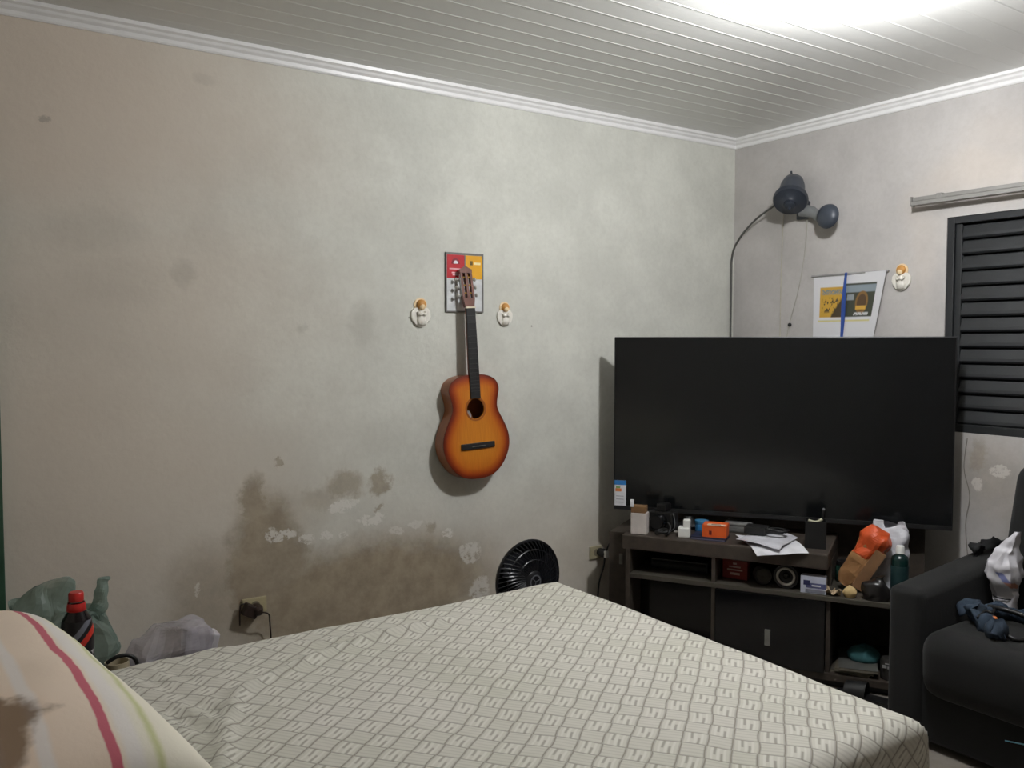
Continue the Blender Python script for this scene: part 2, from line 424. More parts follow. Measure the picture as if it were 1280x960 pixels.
for a in SX:
    row = []
    for b in SY:
        x, hx = edge(a, LX); y, hy = edge(b, LY)
        drop = max(hx, hy)
        z = BZ - drop
        x += BX0; y += BY0
        if hx > RR and hy > RR:                     # the corner gathers
            z = BZ - max(hx, hy)
        p = Vector((x, y, z))
        if drop < RR:
            zz = .006 * noise.noise(p * 2.4) + .004 * noise.noise(p * 7)
            d = dseg(p.xy, FOLD); zz += .015 * math.exp(-(d / .018) ** 2)
            d = dseg(p.xy, FOLD2); zz += .007 * math.exp(-(d / .022) ** 2)
            for cc, am in ((on(2, BZ, 235, 900).xy, .010), (on(2, BZ, 205, 850).xy, .006)):
                d = (p.xy - cc).length; zz += am * math.exp(-(d / .10) ** 2) * math.sin(p.x * 90 + p.y * 25)
            p.z += zz * (1 - drop / RR)
        else:
            k = min(1, (drop - RR) / .1)
            wv = .012 * k * math.sin((a + b) * 21 + 3 * noise.noise(p * 3))
            if hx > hy: p.x += (wv if a > 0 else -wv) + (.01 if a > 0 else -.01) * k
            else: p.y += (wv if b > 0 else -wv) * .6
        row.append((bm.verts.new(p), (a, b)))
    G.append(row)
for i in range(len(SX) - 1):
    for j in range(len(SY) - 1):
        qd = (G[i][j], G[i + 1][j], G[i + 1][j + 1], G[i][j + 1])
        f = bm.faces.new([v for v, _ in qd])
        for l, (_, st) in zip(f.loops, qd): l[uvl].uv = st
tag(obj('bedspread', bm, bedmat, None, True, fix=False), 'cream bedspread printed with small grey woven squares, spread over the bed', 'bedspread')

# ---- pillow
PC = Vector((.07, 1.90, BZ + .0)); PA = math.radians(98)
q = NT('striped_pillowcase'); co = q.obj(); lx, ly, lz = q.xyz(co)
wv = q.noise(14, co, 3); s = q.math('ADD', q.math('ADD', ly, q.math('MULTIPLY', lx, .05)), q.math('MULTIPLY', q.math('SUBTRACT', wv, .5), .012))   # across the pillow
def strip(c, hw, e=.004): return q.ramp(q.math('ABSOLUTE', q.math('SUBTRACT', s, c)), hw + e, hw - e)
col = q.mix(q.ramp(s, -.16, -.13), lin((238, 232, 214)), lin((240, 220, 200)))
col = q.mix(q.math('MULTIPLY', strip(-.035, .011, .006), .75), col, lin((238, 232, 228)))
col = q.mix(q.math('MULTIPLY', strip(.03, .011, .006), .7), col, lin((238, 232, 228)))
col = q.mix(q.math('MULTIPLY', strip(.11, .012, .006), .7), col, lin((238, 232, 228)))
col = q.mix(strip(-.128, .0085, .002), col, lin((200, 104, 118)))
col = q.mix(q.math('MULTIPLY', strip(-.158, .014, .008), .8), col, lin((236, 230, 226)))
col = q.mix(q.math('MULTIPLY', strip(-.195, .006, .006), .75), col, lin((196, 200, 130)))
blot = q.ramp(q.math('ADD', q.math('ADD', q.math('MULTIPLY', q.math('ABSOLUTE', q.math('ADD', lx, .33)), 3.2), q.math('MULTIPLY', q.math('ABSOLUTE', q.math('SUBTRACT', ly, .045)), 4.)), q.math('MULTIPLY', q.noise(9, co, 4), .8)), .86, .7)
col = q.mix(q.math('MULTIPLY', blot, .85), col, lin((112, 84, 52)))
q.bump(q.math('ADD', q.noise(9, co, 4), q.math('MULTIPLY', q.noise(160, co, 2), .1)), .25, .012); q.set(Base_Color=col, Roughness=.85)
bm = BM(); n = 40; hl, hw, ht = .52, .255, .14
def pil(u, v, sgn):
    a, b = 2 * u - 1, 2 * v - 1
    ex = max(0, (1 - abs(a) ** 3.2)) ** .55 * max(0, (1 - abs(b) ** 2.8)) ** .6
    pin = 1 - .06 * (a * a + b * b) * 0
    x = a * hl * (1 - .06 * (1 - b * b) * abs(a)); y = b * hw * (1 - .06 * (1 - a * a) * abs(b))
    z = ht + sgn * ht * ex
    z += .010 * noise.noise(Vector((x * 5, y * 5, sgn * 3))) * ex + .004 * noise.noise(Vector((x * 14, y * 14, sgn))) * ex
    if sgn < 0: z = max(z, .002 + .012 * (1 - ex))
    return Vector((x, y, z))
grid(bm, n, n, lambda u, v: pil(u, v, 1)); grid(bm, n, n, lambda u, v: pil(u, v, -1))
bmesh.ops.remove_doubles(bm, verts=bm.verts, dist=.0006)
o = tag(obj('pillow', bm, q.m, None, True), 'plump cream pillow with pink, white and lime stripes on the bed', 'pillow')
place(o, PC + Vector((0, 0, .003)), PA)

# ================================================================== TELEVISION RACK (turned across the corner)
blk = plain('black_plastic', (20, 20, 21), .45)
wood = plain('dark_brown_laminate', (62, 54, 47), .55, var=.18, scale=30, bump=.05)
wood_e = plain('dark_edge_band', (70, 66, 58), .5, var=.1)
gloss = plain('black_gloss', (9, 10, 12), .12, var=.05)
RL = onz(.38, 785, 716); RR_ = onz(.38, 1110, 755)
RZ = math.atan2(RR_.y - RL.y, RR_.x - RL.x)
tx = Vector((math.cos(RZ), math.sin(RZ), 0)); bx_ = Vector((-math.sin(RZ), math.cos(RZ), 0))
RO = Vector((RL.x, RL.y, 0))
def rk(lx, ly, z=0.): return RO + tx * lx + bx_ * ly + Vector((0, 0, z))
def rloc(px, py, z):
    p = onz(z, px, py) - RO; return p.dot(tx), p.dot(bx_)
rack = thing('television_rack', 'dark brown low media rack with open shelves across the corner', 'rack', RO, RZ)
W, D = 1.2, .45; SH, T0, T1, TE = .38, .488, .552, .845
def part(name, x0, x1, y0, y1, z0, z1, m=wood, bev=.002, parent=rack, **k):
    bm = BM(); box(bm, x0, x1, y0, y1, z0, z1, bev); return obj(name, bm, m, parent, **k)
part('side_panel', -.012, .008, 0, D, 0, T0); part('dark_wing_fill', -.135, -.0125, .13, D, 0, .53); part('sticker', -.085, -.068, .128, .131, .38, .43, plain('sticker_grey', (112, 110, 104), .6)); part('side_panel', W - .02, W, .0, D, 0, SH - .02)  # wing added to fill the dark area beside the rack's left end
part('top_board', -.03, TE, 0, D, T0, T1, bev=.006)
part('shelf', .008, W, 0, D, SH - .02, SH, wood_e)
part('divider', .372, .388, .006, D, 0.06, SH - .02); part('divider', .372, .388, .006, D, SH, T0)
part('divider', .838, .856, .02, D, .06, SH - .02)
part('top_support', .82, TE, .16, D, SH, T0)
part('bottom_board', .008, W - .02, 0.01, D, .03, .06); part('plinth', .01, W - .02, .04, .055, 0, .03, blk)
part('back_panel', -.01, W, D, D + .015, .0, 1.12)
dr = part('door', .39, .836, -.004, .014, .062, SH - .022, gloss)
part('handle', .600, .623, -.012, -.003, .145, .213, plain('brushed_steel', (150, 150, 146), .35, .7), parent=dr, label='small brushed steel handle')
dr = part('door', .010, .370, .16, .178, .062, SH - .022, gloss)
# ---- television on the rack's back panel
TL = Vector((2.717, 3.108)); TR = Vector((3.578, 1.931)); tm = (TL + TR) / 2; TZ = math.atan2(TR.y - TL.y, TR.x - TL.x)
tv = thing('television', 'very large flat black television with a dark screen above the rack', 'television', (tm.x, tm.y, .617), TZ)
hw, hh = (TR - TL).length / 2, .821
bm = BM(); box(bm, -hw, hw, 0, .028, 0, hh, .003); obj('casing', bm, plain('tv_casing', (24, 24, 25), .4), tv)
q = NT('tv_screen'); q.set(Base_Color=(.006, .0068, .0075, 1), Roughness=.16); q.b.inputs['Specular IOR Level'].default_value = .45
part('screen', -hw + .006, hw - .006, -.003, .004, .02, hh - .006, q.m, .001, tv)
part('lower_bezel', -hw + .002, hw - .002, -.005, .006, 0.001, .02, plain('tv_bezel', (30, 30, 31), .4), .001, tv)
bm = BM(); box(bm, -hw * .62, hw * .62, .028, .06, .05, .42, .01); obj('rear_housing', bm, blk, tv)
bm = BM(); box(bm, -.2, .2, .06, .145, .14, .34, .004); obj('wall_bracket', bm, blk, tv)
st = thing('energy_label', 'small white and blue efficiency label hanging on the television corner', 'label', (0, 0, 0))
def on_tv(px, py, off=0.):
    nrm = Vector((-math.sin(TZ), math.cos(TZ), 0)); d = ray(px, py); p0_ = Vector((tm.x, tm.y, 0)) + nrm * off
    return EP + d * ((p0_ - EP).dot(nrm) / d.dot(nrm))
a_, b_ = on_tv(768.5, 631), on_tv(783, 600.5)
st.location = a_; st.rotation_euler = (0, 0, TZ); lw = (b_.xy - a_.xy).length; lh = b_.z - a_.z
part('card', 0, lw, -.0072, -.0052, 0, lh, plain('paper_white', (222, 222, 226), .7), 0, st)
part('blue_header', 0, lw, -.0080, -.0071, lh * .82, lh, plain('label_blue', (48, 128, 200), .6), 0, st)
part('orange_mark', lw * .08, lw * .6, -.0080, -.0071, lh * .56, lh * .68, plain('label_orange', (222, 130, 70), .6), 0, st)
part('green_mark', lw * .12, lw * .5, -.0080, -.0071, lh * .69, lh * .76, plain('label_green', (120, 160, 90), .6), 0, st)
for k in range(3): part('text_line', lw * .15, lw * .8, -.0078, -.0071, lh * (.12 + k * .12), lh * (.15 + k * .12), plain('label_grey', (170, 170, 176), .6), 0, st)

# ---- things on the rack's top board
white_p = plain('paper_white', (222, 222, 226), .7)
def rthing(name, label, cat, lx, ly, z, rz=0., group=None): return thing(name, label, cat, rk(lx, ly, z), RZ + rz, group)
t = rthing('carton', 'small white carton with a brown flap at the left end of the rack', 'box', .035, .06, T1, .1)
part('body', -.036, .036, -.03, .03, 0, .095, plain('carton_white', (206, 198, 192), .7), .003, t)
part('flap', -.036, .030, -.028, .028, .095, .125, plain('cardboard_brown', (124, 92, 58), .8), .003, t)
part('tag', -.038, -.022, -.032, -.024, .122, .156, white_p, .002, t)
# black camera with strap behind the carton
t = rthing('compact_camera', 'small black camera standing behind the white carton', 'camera', .115, .17, T1, -.2)
part('body', -.06, .06, -.03, .03, 0, .09, blk, .01, t)
part('viewfinder', -.025, .025, -.028, .028, .088, .125, blk, .008, t)
bm = BM(); lathe(bm, [(.0, 0), (.034, 0), (.036, .03), (.03, .045), (0, .042)], 20, Matrix.Translation((0, -.03, .045)) @ Matrix.Rotation(PI / 2, 4, 'X')); obj('lens', bm, gloss, t, True, angle=40)
bm = BM(); tube(bm, spline([(-.055, -.02, .085), (-.078, -.045, .06), (-.03, -.066, .010), (.05, -.064, .010), (.078, -.045, .03), (.058, -.02, .085)], 8), .004, 6); obj('strap', bm, blk, t, True)
# coil of black cable
def coil(bm, n, r, h, th, seed, sq=.7):
    random.seed(seed); pts = []
    for k in range(n * 12):
        a = 2 * PI * k / 12; rr = r * (.8 + .3 * noise.noise(Vector((k * .13, seed, 0))))
        pts.append((rr * math.cos(a), rr * sq * math.sin(a), th + h * (.5 + .5 * noise.noise(Vector((k * .21, seed, 5))))))
    tube(bm, pts, th, 6)
bm = BM(); coil(bm, 5, .038, .03, .0045, 3); tube(bm, spline([(.02, -.015, .006), (.035, -.022, .02), (.036, .0, .045), (.02, .012, .06)], 6), .0045, 6)
o = tag(obj('cable_coil', bm, blk, None, True), 'coil of thick black cable beside the small black camera', 'cable'); place(o, rk(.142, .05, T1 - .001), RZ)
# modem-like black dish
t = rthing('charging_dock', 'low black dock with a pale clip between cable coil and white adapter', 'dock', .205, .275, T1)
bm = BM(); lathe(bm, [(0, 0), (.05, 0), (.055, .012), (.03, .03), (.02, .054), (0, .056)], 20); obj('base', bm, blk, t, True, angle=50)
part('clip', -.03, .02, -.062, -.05, .004, .016, white_p, .003, t)
t = rthing('wall_adapter', 'small white plug adapter on the rack next to the orange box', 'adapter', .236, .07, T1, .15)
part('body', -.026, .026, -.022, .022, 0, .045, wp, .006, t); part('head', -.004, .026, -.018, .018, .043, .078, wp, .004, t)
for s in (-1, 1):
    bm = BM(); tube(bm, [(-.026, s * .008, .022), (-.044, s * .008, .022)], .0025, 6); obj('pin', bm, plain('brushed_steel', (150, 150, 146), .35, .7), t)
t = rthing('notebook', 'thin navy notebook lying under the orange box', 'notebook', .345, .10, T1, .02)
nv = plain('navy_cover', (38, 42, 66), .5)
part('cover', -.075, .075, -.06, .06, 0, .003, nv, .001, t); part('pages', -.073, .072, -.058, .058, .003, .010, plain('page_grey', (110, 108, 128), .7), 0, t); part('cover', -.075, .075, -.06, .06, .010, .013, nv, .001, t)
t = rthing('gift_box', 'bright orange small box with a pale label on top of the notebook', 'box', .37, .085, T1 + .013, .05)
og = plain('orange_card', (226, 96, 36), .55, var=.06)
part('body', -.052, .052, -.035, .045, 0, .055, og, .003, t); part('label', -.03, .046, -.037, -.012, .053, .057, plain('pale_label', (232, 196, 170), .6), .001, t)
part('print', -.012, .028, -.034, -.026, .0568, .0578, plain('print_dark', (70, 60, 54), .6), 0, t); part('mark', -.022, -.010, -.0362, -.0345, .012, .03, plain('mark_maroon', (110, 22, 16), .6), 0, t)
t = rthing('small_tin', 'small blue tin beside the orange box', 'tin', .283, .20, T1)
bm = BM(); lathe(bm, [(0, 0), (.028, 0), (.029, .003), (.029, .04), (.027, .043), (0, .043)], 20); obj('body', bm, plain('tin_blue', (40, 110, 160), .4), t, True, angle=40)
bm = BM(); lathe(bm, [(0, .043), (.0305, .043), (.0305, .054), (0, .055)], 20); obj('lid', bm, plain('tin_lid', (60, 128, 170), .4), t, True, angle=40)
# papers hanging over the board's front edge
def sheet(name, label, corners, z, sag, m, lift=.0, seed=1, group=None, th=.0016):
    """paper laid by its four corners (rack frame), bending down past the front edge"""
    bm = BM(); n = 16
    def fn(u, v):
        p = corners[0].lerp(corners[1], u).lerp(corners[3].lerp(corners[2], u), v)
        ly = p.y; zz = z + lift * math.sin(PI * u) * v + .004 * (noise.noise(Vector((u * 3, v * 3, seed))) + .6)
        if ly < 0: zz -= sag * (-ly) ** 1.2
        return Vector((p.x, ly, zz))
    vs = grid(bm, n, n, fn); r = bmesh.ops.extrude_face_region(bm, geom=bm.faces[:])
    for v in [g for g in r['geom'] if isinstance(g, bmesh.types.BMVert)]: v.co.z += th
    o = tag(obj(name, bm, m, None, True, angle=40), label, 'paper', group); place(o, RO, RZ); return o
V2 = lambda x, y: Vector((x, y, 0))
def rl2(px, py, z=T1):
    a, b = rloc(px, py, z); return V2(a, b)
sheet('paper_sheet', 'large loose white paper hanging over the front edge of the rack', [V2(.435, .20), V2(.575, -.07), V2(.77, -.008), V2(.665, .225)], T1 - .0004, .5, white_p, .012, 2)
sheet('paper_sheet', 'crooked white paper under the tangled black charger', [V2(.47, .03), V2(.66, -.045), V2(.705, .17), V2(.53, .235)], T1 + .018, .4, plain('paper_grey', (200, 200, 206), .7), .014, 5)
t = rthing('laptop_charger', 'black charger brick with tangled cord lying on the white papers', 'charger', .575, .135, T1 + .031, -.1)
part('brick', -.085, .01, -.035, .035, 0, .034, blk, .006, t)
bm = BM(); coil(bm, 7, .06, .034, .0032, 8, .6); o = obj('cord', bm, blk, t, True); o.location = (.045, -.01, .002)
t = rthing('grey_case', 'flat grey case on the rack behind the white papers', 'case', .43, .30, T1)
part('body', -.06, .06, -.05, .05, 0, .03, plain('case_grey', (92, 92, 90), .6), .008, t); part('lid', -.06, .06, -.05, .05, .031, .042, plain('case_grey2', (110, 110, 108), .6), .005, t)
t = rthing('pen_cup', 'black square cup with a pale strip on its rim, right end of the papers', 'cup', .782, .125, T1, .1)
part('wall', -.042, .042, -.042, -.038, 0.0, .115, blk, .001, t); part('wall', -.042, .042, .038, .042, 0, .115, blk, .001, t)
part('wall', -.042, -.038, -.04, .04, 0, .115, blk, .001, t); part('wall', .038, .042, -.04, .04, 0, .115, blk, .001, t); part('bottom', -.04, .04, -.04, .04, .002, .006, blk, 0, t)
bm = BM(); tube(bm, spline([(-.03, -.035, .118), (0, -.036, .112), (.026, -.034, .126)], 5), .006, 6); obj('pale_strip', bm, plain('cream_strip', (190, 188, 160), .6), t, True)
bm = BM(); tube(bm, [(.01, 0, .01), (.03, .0, .16)], .004, 8); obj('pen', bm, blk, t); 
bm = BM(); lathe(bm, [(0, .155), (.005, .157), (.006, .163), (0, .168)], 8, Matrix.Translation((.03, 0, 0))); obj('pen_cap', bm, plain('grey_cap', (120, 120, 122), .4), t, True)
# ---- in the open shelf
t = rthing('red_box', 'dark red printed box standing in the open shelf of the rack', 'box', .455, .13, SH, -.12)
part('body', -.055, .055, -.025, .025, 0, .082, plain('dark_red_card', (122, 30, 24), .55), .002, t)
for k, (a, zz, hh_) in enumerate([(.008, .064, .007), (.026, .050, .006), (.034, .037, .006), (.022, .018, .010)]): part('text_line', -a, a, -.0262, -.0245, zz, zz + hh_, plain('pale_print', (206, 176, 168), .6), 0, t)
t = rthing('desk_speaker', 'round speaker with a pale metal ring on the open shelf', 'speaker', .675, .06, SH); t.scale = (.96,) * 3
Mf = Matrix.Translation((0, 0, .055)) @ Matrix.Rotation(PI / 2, 4, 'X')
bm = BM(); lathe(bm, [(0, -.06), (.04, -.06), (.053, -.03), (.055, .01), (.052, .02), (.036, .016), (.03, .0), (0, -.004)], 32, Mf); obj('housing', bm, blk, t, True, angle=50)
bm = BM(); lathe(bm, [(.030, .017), (.031, .023), (.037, .025), (.041, .023), (.041, .018)], 36, Mf, cap=False); obj('ring', bm, plain('pale_ring', (176, 172, 164), .35, .4), t, True, label='pale metal ring')
bm = BM(); lathe(bm, [(.014, .008), (.010, .014), (0, .016)], 20, Mf); obj('cone_cap', bm, gloss, t, True)
part('foot', -.03, .03, -.01, .05, 0, .008, blk, .002, t)
t = rthing('desk_speaker', 'dull black round speaker without a ring, leaning beside the ringed speaker', 'speaker', .576, .075, SH, .35)
bm = BM(); lathe(bm, [(0, -.05), (.03, -.05), (.036, -.03), (.038, .01), (.034, .018), (.028, .014), (0, .010)], 28, Matrix.Translation((0, 0, .038)) @ Matrix.Rotation(PI / 2, 4, 'X')); obj('housing', bm, plain('dull_black', (40, 38, 35), .6), t, True, angle=50)
bm = BM(); lathe(bm, [(0, .012), (.012, .016), (.027, .0145)], 24, Matrix.Translation((0, 0, .038)) @ Matrix.Rotation(PI / 2, 4, 'X'), cap=False); obj('grille', bm, plain('dull_grille', (58, 54, 48), .7), t, True)
t = rthing('card_box', 'white and blue printed card box on the open shelf beside the ringed speaker', 'box', .787, .03, SH, -.03)
part('body', -.05, .05, -.012, .03, 0, .072, plain('card_white', (196, 200, 216), .6), .002, t)
part('blue_band', -.028, .05, -.0132, -.0118, .024, .044, plain('band_blue', (84, 88, 128), .6), 0, t); part('dark_mark', -.038, -.012, -.0134, -.0118, .034, .054, plain('mark_navy', (40, 44, 84), .6), 0, t)
part('grey_foot', -.03, .046, -.0132, -.0118, .004, .018, plain('foot_grey', (120, 122, 134), .6), 0, t); part('text_line', -.005, .03, -.0142, -.0130, .031, .037, white_p, 0, t)
t = rthing('set_top_box', 'flat black electronics box in the left open shelf of the rack', 'set-top box', .20, .22, SH)
part('body', -.13, .13, -.10, .12, .004, .05, blk, .004, t); part('front', -.125, .125, -.103, -.099, .008, .046, gloss, .001, t)
for s in (-1, 1): part('foot', s * .1 - .012, s * .1 + .012, -.07, .07, 0, .005, blk, 0, t)
# ---- on the low right shelf
bm = BM()
def pb(u, v):   # paper bag wall: rounded rectangle tube
    pass
t = rthing('paper_bag', 'crumpled brown paper bag with orange top leaning on the low shelf', 'bag', .895, .16, SH + .0066)
t.rotation_euler = (0, math.radians(30), RZ); t.scale = (1.12, 1.12, 1.15)
kraft = plain('kraft_paper', (150, 108, 66), .8, var=.15, bump=.3, bscale=25)
bm = BM(); sack(bm, resample([(0, 0, .012, .034, .03), (0, 0, .05, .042, .036), (0, 0, .12, .046, .038), (.0, 0, .18, .05, .04), (.0, 0, .215, .052, .04)], 4), 24, .010, 22, 2, False)
obj('paper_body', bm, kraft, t, False)
bm = BM(); sack(bm, resample([(0, .004, .13, .048, .040), (0, .002, .19, .055, .045), (0, 0, .225, .052, .044), (-.004, 0, .25, .035, .03)], 4), 24, .012, 26, 6)
obj('orange_top', bm, plain('orange_film', (206, 84, 40), .45, var=.15), t, False, label='crumpled orange plastic top')
bm = BM(); box(bm, .015, .055, -.043, -.038, .03, .19, .001); obj('front_flap', bm, plain('kraft_paper_dark', (128, 94, 62), .8), t)
t = rthing('plastic_bag', 'white plastic carrier bag standing on the low shelf behind the green bottle', 'bag', 1.065, .265, SH)
wf = plain('white_bag_film', (206, 206, 212), .4, var=.06, scale=8)
bm = BM(); sack(bm, resample([(0, 0, .0, .06, .05), (0, 0, .05, .07, .055), (0, 0, .14, .075, .055), (0, 0, .20, .078, .05), (.0, 0, .245, .074, .035), (0, 0, .265, .066, .022)], 4), 30, .016, 18, 3, False)
obj('bag_body', bm, wf, t, False)
for s in (-1, 1):
    bm = BM(); sack(bm, resample([(s * .045, -.005, .235, .026, .014), (s * .046, -.006, .262, .022, .007), (s * .044, -.004, .283, .018, .006)], 4), 14, .012, 30, s + 3)
    obj('handle', bm, wf, t, False)
t = rthing('plastic_bottle', 'dark green bottle with a white cap in front of the white carrier bag', 'bottle', 1.108, .13, SH)
bm = BM(); lathe(bm, [(0, 0), (.032, 0), (.034, .006), (.034, .15), (.030, .165), (.014, .175), (.013, .185), (0, .185)], 24); obj('bottle_body', bm, plain('green_plastic', (14, 40, 38), .25), t, True, angle=45)
bm = BM(); lathe(bm, [(0, .178), (.017, .178), (.016, .206), (.014, .209), (0, .209)], 20); obj('cap', bm, wp, t, True, angle=40, label='white cap')
bm = BM(); lathe(bm, [(.0346, .03), (.0346, .13)], 24, cap=False); obj('label_wrap', bm, plain('label_teal', (22, 50, 52), .5), t, True)
bm = BM(); sack(bm, resample([(0, 0, 0, .055, .04), (0, 0, .03, .06, .045), (.0, 0, .06, .045, .035), (.01, 0, .085, .018, .015), (.016, 0, .10, .02, .012)], 4), 26, .016, 24, 9)
o = tag(obj('plastic_bag', bm, plain('black_film', (26, 24, 24), .3), None, True, angle=35), 'small knotted black plastic bag on the low shelf under the paper bag', 'bag'); place(o, rk(1.024, .05, SH), RZ)
bm = BM(); sack(bm, resample([(0, 0, 0, .018, .018), (0, 0, .018, .028, .026), (0, 0, .038, .02, .018), (0, 0, .046, .004, .004)], 3), 18, .006, 40, 3)
o = tag(obj('bread_roll', bm, plain('pale_yellow', (206, 178, 126), .8), None, True), 'pale yellow lump lying on the low shelf edge', 'food'); place(o, rk(.928, .035, SH), RZ)
bm = BM(); grid(bm, 12, 8, lambda u, v: crumple(((u - .5) * .062, (v - .5) * .05, .018 + .012 * math.sin(u * 9) * math.cos(v * 7)), .012, 40, 5))
r = bmesh.ops.extrude_face_region(bm, geom=bm.faces[:])
for v in [g for g in r['geom'] if isinstance(g, bmesh.types.BMVert)]: v.co.z += .002
zmin = min(v.co.z for v in bm.verts)
for v in bm.verts: v.co.z -= zmin
o = tag(obj('crumpled_paper', bm, plain('tan_paper', (170, 150, 122), .8), None, False), 'crumpled tan wrapper on the low shelf beside the yellow lump', 'paper'); place(o, rk(.864, .035, SH), RZ)
t = rthing('jar', 'dark green glass jar on the low shelf behind the paper bag', 'jar', .882, .27, SH)
bm = BM(); lathe(bm, [(0, 0), (.03, 0), (.033, .01), (.033, .06), (.026, .075), (0, .076)], 20); obj('glass', bm, plain('green_glass', (22, 46, 38), .2), t, True, angle=45)
bm = BM(); lathe(bm, [(0, .074), (.028, .074), (.028, .09), (0, .091)], 20); obj('lid', bm, blk, t, True, angle=45)
# ---- in the lower open compartment
t = rthing('cleaning_can', 'black can with pale lettering in the lower compartment of the rack', 'can', 1.076, .06, .06)
bm = BM(); lathe(bm, [(0, 0), (.03, 0), (.031, .004), (.031, .075), (.026, .085), (0, .086)], 24); obj('body', bm, plain('dull_black', (40, 38, 35), .6), t, True, angle=45)
for (a, b, z0, z1) in ((-.022, -.006, .05, .062), (-.003, .006, .048, .058), (.008, .02, .046, .056), (-.012, .004, .066, .07)): part('lettering', a, b, -.0325, -.0295, z0, z1, plain('pale_letter', (150, 150, 150), .6), 0, t)
bm = BM(); sack(bm, resample([(0, 0, 0, .06, .05), (0, 0, .02, .065, .05), (0, 0, .05, .04, .035), (0, 0, .06, .008, .008)], 3), 22, .012, 22, 4)
o = tag(obj('cloth', bm, plain('teal_cloth', (46, 92, 96), .85), None, True), 'crumpled teal cloth on top of old magazines in the rack', 'cloth'); place(o, rk(.98, .14, .06 + .036), RZ)
for k in range(3):
    t = rthing('magazine', ['bottom magazine of the stack in the rack', 'middle magazine of the stack in the rack', 'top magazine of the stack under the teal cloth'][k], 'magazine', .965 + .006 * k, .15 - .01 * k, .06 + .012 * k, .1 * (k - 1), None)
    part('pages', -.095, .052, -.12, .12, 0, .011, plain('magazine_page', (120, 114, 100), .7), 0, t); part('cover', -.096, .053, -.121, .121, .011, .012, plain('magazine_cover_%d' % k, [(70, 66, 58), (92, 84, 70), (80, 80, 76)][k], .5), 0, t)

# ================================================================== GUITAR
gx = on(1, WY - .09, 599, 599)
gt_ = thing('guitar', 'orange sunburst acoustic guitar hanging on the plaster wall', 'guitar', (gx.x, WY - .019, gx.z), rot=(-math.radians(2.4), -math.radians(2.1), 0))
half = [(0, 0), (.05, .004), (.095, .022), (.135, .06), (.162, .11), (.170, .155), (.163, .20), (.143, .245), (.122, .285), (.114, .312), (.118, .345), (.127, .38), (.126, .402), (.111, .428), (.080, .446), (.042, .4545), (0, .455)]
hs = spline([(x, 0, z) for x, z in half], 5)
outl = [(p.x, p.z) for p in hs]; outl = outl + [(-x, z) for x, z in outl[-2:0:-1]]
GD = .070; cz = .306; rh = .044
n = len(outl)
bm = BM(); A = [bm.verts.new((x, 0, z)) for x, z in outl]; B = [bm.verts.new((x, -GD, z)) for x, z in outl]
for k in range(n): bm.faces.new((A[k], A[(k + 1) % n], B[(k + 1) % n], B[k]))
side_m = plain('guitar_side_wood', (140, 84, 48), .3, var=.12, scale=20); obj('side', bm, side_m, gt_, True, angle=60)
bm = BM(); vsb = [bm.verts.new((x, 0, z)) for x, z in outl]; c = bm.verts.new((0, .0, .25))
for k in range(n): bm.faces.new((vsb[k], vsb[(k + 1) % n], c))
obj('back', bm, side_m, gt_)
q = NT('sunburst_top'); at = q.n('ShaderNodeAttribute', 2, attribute_name='rim')
cr = q.t.nodes.new('ShaderNodeValToRGB'); q.put(cr, 0, at); e = cr.color_ramp.elements
e[0].position = 0; e[0].color = lin((84, 26, 14)); e[1].position = 1; e[1].color = lin((206, 128, 40))
for pos, c_ in ((.14, (128, 42, 18)), (.32, (172, 80, 26)), (.55, (198, 112, 34))):
    ne = e.new(pos); ne.color = lin(c_)
gco = q.obj(); wv = q.n('ShaderNodeTexNoise', 0, {'Vector': q.n('ShaderNodeMapping', 0, {'Vector': gco, 'Scale': (90, 90, 3)}), 'Scale': 3})
q.set(Base_Color=q.mix(q.ramp(wv, .3, .7, 0, .18), cr.outputs[0], lin((120, 56, 20))), Roughness=.28)
bm = BM(); NR = 14; rings = []
lay_r = bm.verts.layers.float.new('rim')
import functools
segs = [(Vector(outl[k]), Vector(outl[(k + 1) % n])) for k in range(n)]
def rimd(p):
    best = 9
    for a, b in segs:
        ab = b - a; tt = max(0, min(1, (p - a).dot(ab) / max(ab.length_squared, 1e-12))); best = min(best, (p - a - ab * tt).length)
    return best
for r_ in range(NR + 1):
    f_ = (r_ / NR); ring = []
    for (x, z) in outl:
        d = Vector((x, z - cz)); h_ = d.normalized() * rh; p = h_.lerp(d, f_)
        v = bm.verts.new((p.x, -GD - .0035 * min(1, (1 - f_) * 4) - .001, p.y + cz)); v[lay_r] = min(1, rimd(Vector((p.x, p.y + cz))) / .085)
        ring.append(v)
    rings.append(ring)
for a, b in zip(rings, rings[1:]):
    for k in range(n): bm.faces.new((a[k], a[(k + 1) % n], b[(k + 1) % n], b[k]))
rim = [bm.verts.new((x, -GD + .004, z)) for x, z in outl]
for k in range(n): bm.faces.new((rings[-1][k], rings[-1][(k + 1) % n], rim[(k + 1) % n], rim[k]))
inn = [bm.verts.new((v.co.x, -GD + .002, v.co.z)) for v in rings[0]]
for v in inn: v[lay_r] = 1
for k in range(n): bm.faces.new((rings[0][k], inn[k], inn[(k + 1) % n], rings[0][(k + 1) % n]))
top_o = obj('soundboard', bm, q.m, gt_, True, angle=45)
bm = BM()   # rosette
lathe(bm, [(rh + .002, 0), (rh + .002, .0015), (rh + .009, .0015), (rh + .009, 0)], 40, Matrix.Translation((0, -GD - .0042, cz)) @ Matrix.Rotation(PI / 2, 4, 'X'), cap=False); obj('rosette', bm, plain('rosette_brown', (150, 82, 34), .35), top_o, True, angle=40)
bm = BM(); lathe(bm, [(0, 0), (.032, 0)], 24, Matrix.Translation((-.012, -.002, cz - .034)) @ Matrix.Rotation(PI / 2, 4, 'X')); obj('paper_label', bm, white_p, gt_)
